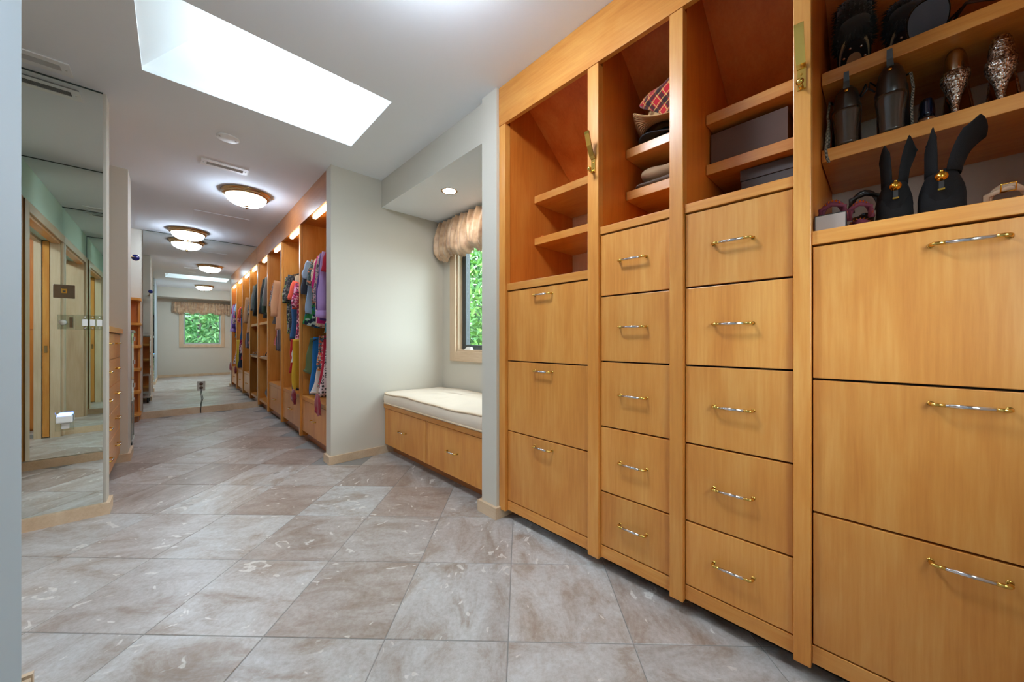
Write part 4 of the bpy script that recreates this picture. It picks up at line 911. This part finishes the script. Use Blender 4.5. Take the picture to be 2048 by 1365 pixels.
SHOEG = 'shoes on the built-in shelves'
def leather_boot(label, x, y, z, rz, hgt, lace):
    t = thing('ankle_boot', label, 'boot', (x, y, z), R(rz), SHOEG)
    k = hgt / 0.25
    R_ = [(0.016, 0.250 * k, 0, 0.024, 0.018), (0.014, 0.232 * k, 0, 0.032, 0.026), (0.012, 0.20 * k, 2, 0.036, 0.032), (0.010, 0.172 * k, 6, 0.038, 0.033), (0.016, 0.135 if k > 0.8 else 0.128, 22, 0.046, 0.036), (0.032, 0.115, 38, 0.054, 0.037),
          (0.066, 0.094, 56, 0.050, 0.036), (0.105, 0.062, 74, 0.038, 0.038), (0.150, 0.038, 86, 0.030, 0.039), (0.195, 0.027, 90, 0.024, 0.037), (0.228, 0.020, 90, 0.016, 0.028), (0.240, 0.016, 90, 0.006, 0.012)]
    m = MB(); m.loft([ring_at(*q) for q in R_]); obj('upper', m, M_leath, t)
    m = MB(); m.loft([ring_at(0.006, 0.112, 0, 0.037, 0.035, pw=0.8), ring_at(0.006, 0.10, 0, 0.036, 0.035, pw=0.8), ring_at(0.006, 0.05, 0, 0.031, 0.029, pw=0.8), ring_at(0.006, 0.006, 0, 0.030, 0.028, pw=0.8), ring_at(0.006, 0.0, 0, 0.030, 0.028, pw=0.8)]); obj('heel', m, M_heel, t)
    m = MB(); sole_mb(m, oval(0.02, 0.242, 0.042), lambda q: 0.10 * max(0, 1 - (q - 0.02) / 0.10) ** 1.6 + 0.001, 0.006); obj('sole', m, M_heel, t)
    m = MB(); zz = 0.247 * k
    m.loft([[(-0.010, -0.008, zz - 0.012), (-0.010, 0.008, zz - 0.012), (-0.006, 0.008, zz - 0.012), (-0.006, -0.008, zz - 0.012)], [(-0.026, -0.007, zz + 0.010), (-0.026, 0.007, zz + 0.010), (-0.022, 0.007, zz + 0.010), (-0.022, -0.007, zz + 0.010)], [(-0.036, -0.006, zz + 0.034), (-0.036, 0.006, zz + 0.034), (-0.032, 0.006, zz + 0.034), (-0.032, -0.006, zz + 0.034)]], sm=False); obj('pull_tab', m, M_leath, t)
    m = MB(); m.tube([(-0.020, 0, 0.222 * k), (-0.026, 0, 0.222 * k)], 0.0045, 12); obj('stud', m, M_gold, t)
    m = MB(); m.tube([(0.03, -0.030 * lace, 0.21 * k), (0.02, -0.041 * lace, 0.17), (0.012, -0.046 * lace, 0.12), (0.012, -0.042 * lace, 0.06), (0.014, -0.044 * lace, 0.008)], 0.0035, 8); obj('braided_lace', m, M_braid, t)
    m = MB(); m.tube([(0.02, 0.030 * lace, 0.20 * k), (0.012, 0.046 * lace, 0.185), (0.010, 0.048 * lace, 0.165), (0.016, 0.034 * lace, 0.15)], 0.0025, 8); obj('side_loop', m, M_leath, t)
leather_boot('black leather block heeled boot nearest the cabinet divider with a pull tab', 1.594, 0.084, 1.6405, 3, 0.190, -1)
leather_boot('taller black leather block heeled boot next to its mate, pull tab upright', 1.594, -0.015, 1.6405, -4, 0.207, 1)
t = thing('hanging_lace', 'black and white braided lace hanging over the shoe shelf edge', 'lace', (1.565, 0.13, 1.60), 0)
m = MB(); m.tube([(0.03, -0.004, 0.14), (0.012, 0.000, 0.09), (0.006, 0.002, 0.044), (-0.004, 0.002, 0.035), (-0.005, 0.000, 0.01), (-0.005, -0.006, -0.012)], 0.0040, 8); obj('cord', m, M_braid, t)

def suede_bootie(label, x, y, z, rz, w, ear):
    t = thing('suede_bootie', label, 'boot', (x, y, z), R(rz), SHOEG)
    R_ = [(0.012, 0.135, 0, 0.040, w * 0.62), (0.010, 0.115, 2, 0.043, w * 0.78), (0.010, 0.095, 8, 0.046, w * 0.92), (0.014, 0.070, 20, 0.050, w), (0.030, 0.055, 36, 0.054, w), (0.070, 0.044, 60, 0.045, w * 1.02), (0.120, 0.036, 80, 0.035, w * 1.06), (0.170, 0.030, 88, 0.029, w * 1.04), (0.210, 0.024, 90, 0.022, w * 0.8), (0.232, 0.018, 90, 0.008, w * 0.3)]
    m = MB(); m.loft([ring_at(*q) for q in R_]); obj('upper', m, M_suede, t)
    m = MB(); m.loft([ring_at(0.010, 0.085, 0, 0.040, w * 0.96, pw=0.85), ring_at(0.008, 0.04, 0, 0.041, w * 1.0, pw=0.85), ring_at(0.006, 0.0, 0, 0.042, w * 1.02, pw=0.85)]); obj('heel', m, M_suede, t)
    m = MB(); sole_mb(m, oval(0.0, 0.236, w * 1.05), lambda q: 0.0005, 0.010); obj('sole', m, M_black, t)
    for s in (-1, 1):
        e = ear[0] if s > 0 else ear[1]            # (height, splay, breadth)
        m = MB(); rows = []
        for r in range(9):
            v = r / 8; rows.append([])
            for q in range(9):
                u = q / 8; a = R(172 - 128 * u * (1 - 0.80 * v ** 1.3 * (1 - e[2])))
                cx = 0.012 + 0.040 * math.cos(a) * (1 - 0.15 * v) + 0.01 * v; cyy = s * (w * 0.62 * math.sin(a) + 0.004 + e[1] * v ** 1.3 * (0.55 + 0.45 * u))
                rows[-1].append((cx, cyy, 0.128 + v * e[0] * (1.05 - 0.62 * abs(u - 0.40) * v)))
        m.loft(rows, caps=(False, False), closed=False); o = obj('shaft_flap', m, M_suede, t); sd = o.modifiers.new('thick', 'SOLIDIFY'); sd.thickness = 0.004
    m = MB(); m.tube([(-0.032, 0, 0.114), (-0.044, 0, 0.112)], [0.0125, 0.0115], 20); m.tube([(-0.044, 0, 0.112), (-0.047, 0, 0.1115)], [0.0080, 0.0070], 4); m.tube([(-0.032, 0, 0.127), (-0.043, 0, 0.126)], 0.004, 8)
    md = obj('medallion', m, M_gold, t)
    m = MB(); m.box(-0.046, -0.040, -0.0045, 0.0045, 0.080, 0.099); obj('zip_pull', m, M_leath, md)
    m = MB(); m.box(-0.048, -0.040, -0.006, 0.006, 0.075, 0.0795); obj('zip_tip', m, M_gold, md)
suede_bootie('black suede bootie with gold medallion and two upright flaps', 1.500, -0.022, 1.3205, 2, 0.037, ((0.115, 0.004, 0.5), (0.125, 0.020, 0.2)))
suede_bootie('wider black suede bootie with gold medallion, one flap folded far outward', 1.500, -0.108, 1.3205, -4, 0.043, ((0.128, 0.000, 0.2), (0.130, 0.050, 1.0)))

def stiletto(label, x, y, z, rz, hh, mu, mh, ms, name='stiletto_pump', plat=0.02, heel_w=0.0285, sc_=1.0):
    t = thing(name, label, 'shoe', (x, y, z), R(rz), SHOEG); t.scale = (sc_, sc_, sc_)
    zf = lambda q: 0.0065 + plat * 0.6 + (hh - plat * 0.6) * (0.5 + 0.5 * math.cos(PI * min(1, max(0, (q - 0.02) / 0.13)))) 
    ol = oval(-0.030, 0.200, 0.036, 0.72)
    m = MB(); m.loft([[(a, b, zf(a) - 0.006) for a, b in ol], [(a, b, zf(a)) for a, b in ol]], sm=False); obj('outsole', m, ms, t)
    R_ = []
    # upper: open shell swept along the outline
    rows = []
    for v in range(6):
        q = v / 5; rw_ = []
        for a, b in ol:
            u = (a + 0.030) / 0.230
            ht = 0.050 * math.exp(-(u / 0.22) ** 2) + 0.018 + (0.030 * math.exp(-((u - 0.85) / 0.2) ** 2))
            bulge = 1 + 0.10 * math.sin(q * PI * 0.8)
            inn = 1 - 0.55 * q ** 2 * math.exp(-((u - 0.92) / 0.18) ** 2)
            rw_.append((a + (0.006 * q if u < 0.3 else 0) - 0.012 * q * (u > 0.8), b * bulge * inn, zf(a) + ht * q))
        rows.append(rw_)
    m = MB(); m.loft(rows, caps=(False, False)); o = obj('upper', m, mu, t); sd = o.modifiers.new('thick', 'SOLIDIFY'); sd.thickness = 0.003
    m = MB(); seq = []
    for q, a, b, xc in (((1.0 + 0.016 / hh, 0.030, heel_w * 1.0, 0.0), (1.0, 0.0315, heel_w * 1.04, 0.0)) if plat > 0.01 else ((1.0, 0.030, heel_w, 0.0),)) + ((0.93, 0.030, heel_w, 0.0), (0.80, 0.024, heel_w * 0.80, -0.004), (0.6, 0.015, heel_w * 0.48, -0.008), (0.35, 0.010, heel_w * 0.28, -0.008), (0.1, 0.008, heel_w * 0.22, -0.006), (0.0, 0.008, heel_w * 0.22, -0.006)):
        seq.append(ring_at(xc, hh * q - 0.002 * q + 0.0003, 0, a, b, 18))
    m.loft(seq); obj('heel', m, mh, t)
    if plat > 0.01:
        m = MB(); of = [(a, b) for a, b in oval(0.105, 0.200, 0.037, 1.0)]; m.loft([[(a, b, 0.0005) for a, b in of], [(a, b, plat * 0.6) for a, b in of]], sm=False); obj('platform', m, mu, t)
stiletto('rhinestone stiletto pump with gold outsole beside the navy shoe', 1.668, -0.146, 1.6405, -8, 0.135, M_silver, M_rhine, M_goldl)
stiletto('second rhinestone stiletto pump further along, next to the blush pump', 1.668, -0.226, 1.6405, -10, 0.128, M_rhine, M_rhine, M_goldl)
stiletto('navy patent shoe with a short amber heel behind the rhinestone pump', 1.690, -0.092, 1.6405, -2, 0.060, M_navy, M_clear, M_black, 'navy_shoe', 0.0, 0.026, 0.78)
stiletto('blush leather pump standing last on the middle shoe shelf', 1.655, -0.305, 1.6405, -8, 0.065, M_pink, M_pink, M_tan, 'blush_pump', 0.0)
t = thing('flat_sandal', 'flat sandal with green and black straps lying behind the leather boots', 'sandal', (1.905, 0.02, 1.6405), R(90), SHOEG)
m = MB(); sole_mb(m, oval(-0.10, 0.11, 0.036), lambda q: 0.0, 0.010); obj('sole', m, plain('olive_insole', srgb(140, 140, 110), 0.6), t)
for q in (-0.06, 0.05):
    m = MB(); m.tube([(q, -0.036, 0.008), (q + 0.005, -0.02, 0.034), (q + 0.008, 0.0, 0.042), (q + 0.005, 0.02, 0.034), (q, 0.036, 0.008)], 0.009, 8, ry=0.3); obj('strap', m, M_leath, t)

# fur boots lying with their soles turned to the front of the top shelf
M_fur = plain('black_fur', (0.020, 0.021, 0.022), 0.9, sheen=0.5)
M_rub = plain('black_rubber', (0.02, 0.02, 0.024), 0.35); M_welt = plain('cream_welt', srgb(206, 186, 150), 0.7)
def fur_boot(label, x, y, z, rz, tilt, seed, ht):
    t = thing('fur_boot', label, 'boot', (x, y, z), R(rz), SHOEG)
    rnd = random.Random(seed); M4 = Matrix.Rotation(R(tilt), 4, 'Y')
    ol = oval(-0.05, 0.17, 0.046, 0.92, 28)
    def tr(p): return tuple(M4 @ Vector(p))
    def layer(name, sc_, z0, z1, mat, par):
        m = MB(); m.loft([[tr((0.06 + (a - 0.06) * sc_, b * sc_, z0)) for a, b in ol], [tr((0.06 + (a - 0.06) * sc_, b * sc_, z1)) for a, b in ol]], sm=False); return obj(name, m, mat, par)
    s = layer('sole', 0.86, 0.004, 0.0205, M_rub, t); layer('welt', 0.96, 0.021, 0.029, M_welt, t); layer('rand', 1.08, 0.0295, 0.047, M_rub, t)
    layer('tread_pad', 0.50, 0.001, 0.0038, M_tan, t)
    for k in range(0, 28, 3):
        a, b = ol[k]; m = MB(); c = tr((0.06 + (a - 0.06) * 0.70, b * 0.70, 0.002)); m.sphere(c, 0.0045, 8, 6); obj('cleat', m, M_chrome, s)
    path = [(0.150, 0.130, 90, 0.022, 0.036), (0.120, 0.122, 80, 0.040, 0.042), (0.085, 0.110, 55, 0.052, 0.046), (0.060, 0.125, 20, 0.050, 0.048), (0.057, 0.150, 0, 0.046, 0.046), (0.060, 0.5 * (0.15 + ht), 0, 0.044, 0.046), (0.064, ht, 0, 0.040, 0.044)]
    rings = [ring_at(*q) for q in path]
    m = MB(); m.loft(rings); obj('shaft', m, M_fur, t)
    m = MB()
    for k in range(2600):
        i = rnd.randrange(len(rings) - 1); j = rnd.randrange(24); f = rnd.random()
        p = Vector(rings[i][j]).lerp(Vector(rings[i + 1][j]), f); cc = Vector((path[i][0], 0, path[i][1])).lerp(Vector((path[i + 1][0], 0, path[i + 1][1])), f)
        n = (p - cc).normalized(); d = (n + Vector((rnd.uniform(-0.6, 0.6), rnd.uniform(-0.6, 0.6), rnd.uniform(-0.9, 0.2)))).normalized() * rnd.uniform(0.010, 0.020)
        sd_ = n.orthogonal().normalized() * 0.0012
        m.add([p + sd_, p - sd_, p + d], [(0, 1, 2)])
    o = obj('fur', m, M_fur, t); o['kind'] = 'stuff'
fur_boot('black fur boot with studded sole turned out, next to the cabinet divider', 1.785, 0.076, 1.928, 184, -30, 3, 0.252)
fur_boot('black fur boot tucked behind its mate, sole edge showing', 1.845, -0.055, 1.928, 178, -30, 4, 0.205)
t = thing('ballet_flat', 'dark flat shoe with glittering rim, grey sole turned outward', 'shoe', (1.672, -0.092, 1.900), R(180), SHOEG)
M4 = Matrix.Rotation(R(-62), 4, 'Y'); ol = oval(0.0, 0.115, 0.046, 1.0, 32)
m = MB(); m.loft([[tuple(M4 @ Vector((a, b, 0.0))) for a, b in ol], [tuple(M4 @ Vector((a, b, 0.006))) for a, b in ol]], sm=False); obj('sole', m, plain('grey_sole', srgb(84, 86, 96), 0.7, var=0.15), t, (0.006, 0, 0.006))
m = MB(); m.loft([[tuple(M4 @ Vector((0.0575 + (a - 0.0575) * 1.07, b * 1.07, 0.0065))) for a, b in ol], [tuple(M4 @ Vector((0.0575 + (a - 0.0575) * 1.09, b * 1.09, 0.020))) for a, b in ol], [tuple(M4 @ Vector((0.0575 + (a - 0.0575) * 0.9, b * 0.9, 0.04))) for a, b in ol]], caps=(False, True)); obj('rim', m, glitter('glitter_rim', srgb(120, 110, 80), srgb(214, 204, 170), 400), t, (0.006, 0, 0.006))
t = thing('slouch_bag', 'dark brown slouchy handbag with thin straps on the top shoe shelf', 'handbag', (1.835, -0.215, 1.898), R(0))
m = MB(); rings = []
for r in range(11):
    v = r / 10; rings.append([(0.085 * math.cos(a) * (math.sin(PI * min(1, v * 0.9 + 0.12)) ** 0.6) + 0.008 * math.sin(5 * a + 3 * v), 0.125 * math.sin(a) * (math.sin(PI * min(1, v * 0.9 + 0.12)) ** 0.5), 0.12 * v + 0.010 * math.sin(3 * a) * v) for a in [2 * PI * k / 30 for k in range(30)]])
m.loft(rings); obj('body', m, plain('dark_brown_leather', srgb(48, 30, 20), 0.5, var=0.2), t)
m = MB(); m.tube([(-0.02, 0.06, 0.13), (-0.075, 0.04, 0.14), (-0.10, 0.015, 0.115), (-0.105, -0.03, 0.09), (-0.105, -0.09, 0.088), (-0.095, -0.13, 0.07), (-0.06, -0.15, 0.06)], 0.0045, 8); obj('strap', m, plain('taupe_strap', srgb(108, 84, 72), 0.5), t)
m = MB(); m.tube([(-0.02, 0.09, 0.12), (-0.06, 0.03, 0.155), (-0.07, -0.05, 0.135), (-0.06, -0.13, 0.11)], 0.0035, 8); obj('strap', m, M_heel, t)

# cap level, small things
t = thing('price_card', 'small grey box with dark edges standing before the burgundy sandals', 'box', (1.385, 0.106, 1.3205), R(0))
slab('panel', (1.380, 1.386, 0.074, 0.140, 1.3215, 1.368), plain('grey_card', srgb(160, 144, 136), 0.35), t, 0.0008)
for b in ((1.379, 1.400, 0.073, 0.1405, 1.3685, 1.370), (1.379, 1.400, 0.073, 0.1405, 1.3205, 1.3213), (1.379, 1.400, 0.0725, 0.0738, 1.3214, 1.3684), (1.379, 1.400, 0.1402, 0.1412, 1.3214, 1.3684)): slab('edge', b, M_black, t)
def strappy(name, label, x, y, z, rz, ms, mstrap, studs=False, buckle=False, lift=0.0, sc_=1.0):
    t = thing(name, label, 'sandal', (x, y, z), R(rz), SHOEG); t.scale = (sc_, sc_, sc_)
    m = MB(); sole_mb(m, oval(-0.05, 0.16, 0.035), lambda q: lift * max(0, 1 - (q + 0.05) / 0.12), 0.008); obj('sole', m, ms, t)
    if lift: m = MB(); m.loft([ring_at(-0.03, 0, 0, 0.012, 0.012), ring_at(-0.028, lift, 0, 0.024, 0.028)]); obj('heel', m, mstrap, t)
    arcs = [((-0.045, 0.034), 0.070, 0.0, 0.055), ((0.045, 0.036), 0.048, 0.02, 0.05), ((0.10, 0.036), 0.036, -0.01, 0.04)]
    for (xx, hw), hh, sk, _ in arcs:
        m = MB(); P = [(xx + sk * (2 * q / 12 - 1), hw * math.cos(PI * q / 12) * 1.05, 0.008 + lift * (xx < 0) + hh * math.sin(PI * q / 12)) for q in range(13)]
        m.tube(P, 0.0095 if studs else 0.0065, 8, ry=0.28); st = obj('strap', m, mstrap, t)
        if studs:
            for p in P[1:-1]:
                m = MB(); v = Vector((0, p[1], p[2] - 0.01)).normalized(); c = Vector(p) + v * 0.002
                m.loft([[c + Vector((0.0065, 0, 0)), c + v.cross(Vector((1, 0, 0))) * 0.0065, c - Vector((0.0065, 0, 0)), c - v.cross(Vector((1, 0, 0))) * 0.0065], [c + v * 0.010 + Vector((0.0004 * a, 0.0004 * b, 0)) for a, b in ((1, 0), (0, 1), (-1, 0), (0, -1))]], sm=False)
                obj('stud', m, M_gold, st)
    m = MB(); P = [(-0.045 + 0.0 , 0.030, 0.012 + lift), (-0.055, 0.034, 0.055 + lift), (-0.062, 0.0, 0.066 + lift), (-0.055, -0.034, 0.055 + lift), (-0.045, -0.030, 0.012 + lift)]
    m.tube(P, 0.007, 8, ry=0.35); st = obj('heel_strap', m, mstrap, t)
    if buckle:
        m = MB(); m.tube([(-0.060, 0.012, 0.058 + lift), (-0.066, 0.012, 0.076 + lift), (-0.070, -0.010, 0.076 + lift), (-0.064, -0.010, 0.058 + lift), (-0.060, 0.012, 0.058 + lift)], 0.0018, 6); obj('buckle', m, M_gold, st)
strappy('studded_sandal', 'burgundy sandal with gold pyramid studs behind the small grey box', 1.430, 0.103, 1.3205, 0, M_burg, M_burg, studs=True, lift=0.03, sc_=0.78)
strappy('studded_sandal', 'burgundy sandal with gold pyramid studs against the suede bootie', 1.437, 0.046, 1.3205, 0, M_burg, M_burg, studs=True, lift=0.03, sc_=0.66)
strappy('strappy_heel', 'black strappy heeled sandal standing behind the studded sandals', 1.68, 0.052, 1.3205, 12, M_leath, M_leath, lift=0.09)
strappy('buckled_sandal', 'beige sandal with a gold buckle strap next to the wider bootie', 1.585, -0.216, 1.3205, 2, M_beige, M_beige, buckle=True)
strappy('buckled_sandal', 'beige sandal lying furthest along with its ankle strap open', 1.60, -0.295, 1.3205, -6, M_beige, M_pink, buckle=True)

# boxes
t = thing('shoe_box', 'dark brown shoe box on the middle shelf of the box cabinet', 'box', (1.76, 0.368, 1.7185))
bm_ = plain('brown_board', srgb(92, 66, 52), 0.6, var=0.1)
slab('box_body', (1.622, 1.905, 0.243, 0.493, 1.7185, 1.730), bm_, t, 0.001); slab('lid', (1.619, 1.908, 0.240, 0.4955, 1.7305, 1.857), bm_, t, 0.001)
t = thing('shoe_box', 'dark grey lidded box standing below the brown shoe box', 'box', (1.76, 0.29, 1.4985))
gm = plain('grey_board', srgb(74, 66, 62), 0.55)
slab('box_body', (1.622, 1.905, 0.192, 0.388, 1.4985, 1.627), gm, t, 0.001); slab('lid', (1.619, 1.908, 0.190, 0.391, 1.6285, 1.671), gm, t, 0.001)
# hats and knit
def straw():
    m, nt, b = new_mat('woven_straw')
    tc = N(nt, 'ShaderNodeTexCoord'); w = N(nt, 'ShaderNodeTexWave', wave_type='RINGS', rings_direction='Z'); setin(w, Scale=46.0, Distortion=0.2); L(nt, tc.outputs['Object'], w.inputs['Vector'])
    rp = ramp(nt, [(0.2, srgb(150, 106, 62)), (0.7, srgb(206, 164, 112))]); L(nt, w.outputs['Fac'], rp.inputs['Fac']); L(nt, rp.outputs['Color'], b.inputs['Base Color'])
    bp = N(nt, 'ShaderNodeBump'); setin(bp, Strength=0.5, Distance=0.004); L(nt, w.outputs['Fac'], bp.inputs['Height']); L(nt, bp.outputs['Normal'], b.inputs['Normal']); setin(b, Roughness=0.8); return m
M_straw = straw()
def hat(name, label, x, y, z, rz, rb, curl, crown, mats, hc):
    t = thing(name, label, 'hat', (x, y, z), R(rz))
    prof = []
    rows = []
    for v in range(9):
        q = v / 8; row = []
        for k in range(48):
            a = 2 * PI * k / 48; r = crown + (rb - crown) * q
            side = abs(math.sin(a)) ** 2.0
            row.append((r * math.cos(a) * (1 - 0.0 * side), r * math.sin(a) * (1 - 0.22 * curl * side * q), 0.02 + curl * 0.10 * side * q ** 1.6 - 0.018 * q * (1 - side)))
        rows.append(row)
    m = MB(); m.loft(rows, caps=(False, False)); o = obj('brim', m, mats[0], t); sd = o.modifiers.new('thick', 'SOLIDIFY'); sd.thickness = 0.004; sd.offset = 1
    rows = []
    for v in range(10):
        q = v / 9; rr = crown * (1.0 - 0.16 * q) if q < 0.85 else crown * 0.86 * (1 - ((q - 0.85) / 0.15) ** 2 * 0.75)
        rows.append([(rr * math.cos(a), rr * 0.92 * math.sin(a), 0.018 + hc * min(q / 0.85, 1.0) + (0.008 if q > 0.85 else 0) - 0.012 * (q > 0.95) * math.cos(a) ** 2) for a in [2 * PI * k / 36 for k in range(36)]])
    m = MB(); m.loft(rows, caps=(False, True)); obj('crown', m, mats[1], t)
    m = MB(); m.lathe([(crown * 1.005, 0.021), (crown * 0.985, 0.045), (crown * 0.97, 0.044), (crown * 0.99, 0.020)], 36, caps=(False, False)); obj('hat_band', m, mats[2], t)
hat('felt_hat', 'black hat with a grey edged brim lying under the straw hat', 1.688, 0.702, 1.919, 30, 0.138, 0.25, 0.085, (plain('charcoal_felt', (0.03, 0.03, 0.034), 0.9), M_leath, M_leath), 0.03)
hat('straw_hat', 'woven straw hat with upturned brim on the hat shelf', 1.656, 0.712, 1.968, 22, 0.160, 0.9, 0.076, (M_straw, M_straw, plain('straw_band', srgb(120, 84, 52), 0.8)), 0.125)
t = thing('plaid_cap', 'red tartan cap with black and yellow lines leaning on the straw hat', 'cap', (1.585, 0.67, 2.03), R(0))
m = MB(); rings = []
for r in range(15):
    v = r / 14; hh_ = 0.006 + 0.112 * v ** 0.75 * (1 - 0.5 * max(0, v - 0.85) / 0.15); xr = 0.006 + 0.030 * v ** 0.6
    rings.append([(0.0 + xr * math.cos(a) + 0.006 * math.sin(3 * a + 6 * v), 0.118 - 0.225 * v, 0.072 - 0.030 * v + hh_ * math.sin(a) + 0.006 * math.sin(9 * v)) for a in [2 * PI * k / 36 for k in range(36)]])
m.loft(rings); obj('cloth', m, plaid('red_tartan', srgb(206, 22, 46), (0.012, 0.012, 0.012), srgb(226, 196, 110), 16), t)
t = thing('folded_sweater', 'folded beige and grey knitted sweater on the lower hat shelf', 'sweater', (1.700, 0.70, 1.7165), R(4))
M_knit = plain('beige_knit', srgb(176, 146, 112), 0.95, bump=0.7, bscale=220, var=0.12); M_knit2 = plain('grey_knit', srgb(112, 98, 88), 0.95, bump=0.7, bscale=220)
def pillow(m, x0, x1, y0, y1, z0, z1, seed, mi=0):
    rings = []; 
    for r in range(9):
        v = r / 8; k = math.sin(PI * (0.08 + 0.84 * v)) ** 0.45; rg = []
        for q in range(40):
            a = 2 * PI * q / 40; ca, sa = math.cos(a), math.sin(a)
            u = abs(ca) ** 0.45 * (1 if ca >= 0 else -1); w = abs(sa) ** 0.45 * (1 if sa >= 0 else -1)
            wob = 1 + 0.03 * math.sin(5 * a + seed) 
            rg.append(((x0 + x1) / 2 + (x1 - x0) / 2 * u * k * wob, (y0 + y1) / 2 + (y1 - y0) / 2 * w * k, z0 + (z1 - z0) * v + 0.006 * math.sin(4 * u + 3 * w + seed) * v))
        rings.append(rg)
    m.loft(rings, mi)
m = MB(); pillow(m, -0.11, 0.11, -0.125, 0.140, 0.0, 0.040, 1); obj('lower_fold', m, M_knit2, t)
m = MB(); pillow(m, -0.10, 0.10, -0.135, 0.115, 0.036, 0.105, 2); obj('upper_fold', m, M_knit, t)
t = thing('loose_shelf_board', 'thin honey wood board lying on the upper bare shelf', 'board', (1.74, 1.07, 1.8705)); slab('board', (1.60, 1.90, 0.93, 1.225, 1.8705, 1.884), M_wh, t, 0.001)
t = thing('shelf_pin', 'small wooden shelf pin lying on the lower bare shelf', 'pin', (1.595, 1.405, 1.6185)); m = MB(); m.tube([(0, -0.008, 0.006), (0, 0.008, 0.006)], 0.006, 12); obj('dowel', m, M_wx, t)

# shoes on the closet shelf next to the end mirror
for q, (yy, lab, mt) in enumerate(((6.10, 'black and white sneaker on the closet shelf beside the end mirror', M_leath), (6.30, 'black sandal pair on the closet shelf beside the end mirror', M_leath), (5.95, 'beige slipper on the closet shelf beside the end mirror', M_beige))):
    strappy('closet_shoe', lab, 1.06, yy, 0.7755, 175 + 8 * q, M_white if q == 0 else mt, mt)
t = thing('black_duffel', 'black bag standing on the lowest closet shelf beside the end mirror', 'bag', (1.12, 6.20, 0.1355), 0)
m = MB(); pillow(m, -0.14, 0.14, -0.16, 0.16, 0.0, 0.20, 5); obj('body', m, K['black'], t)
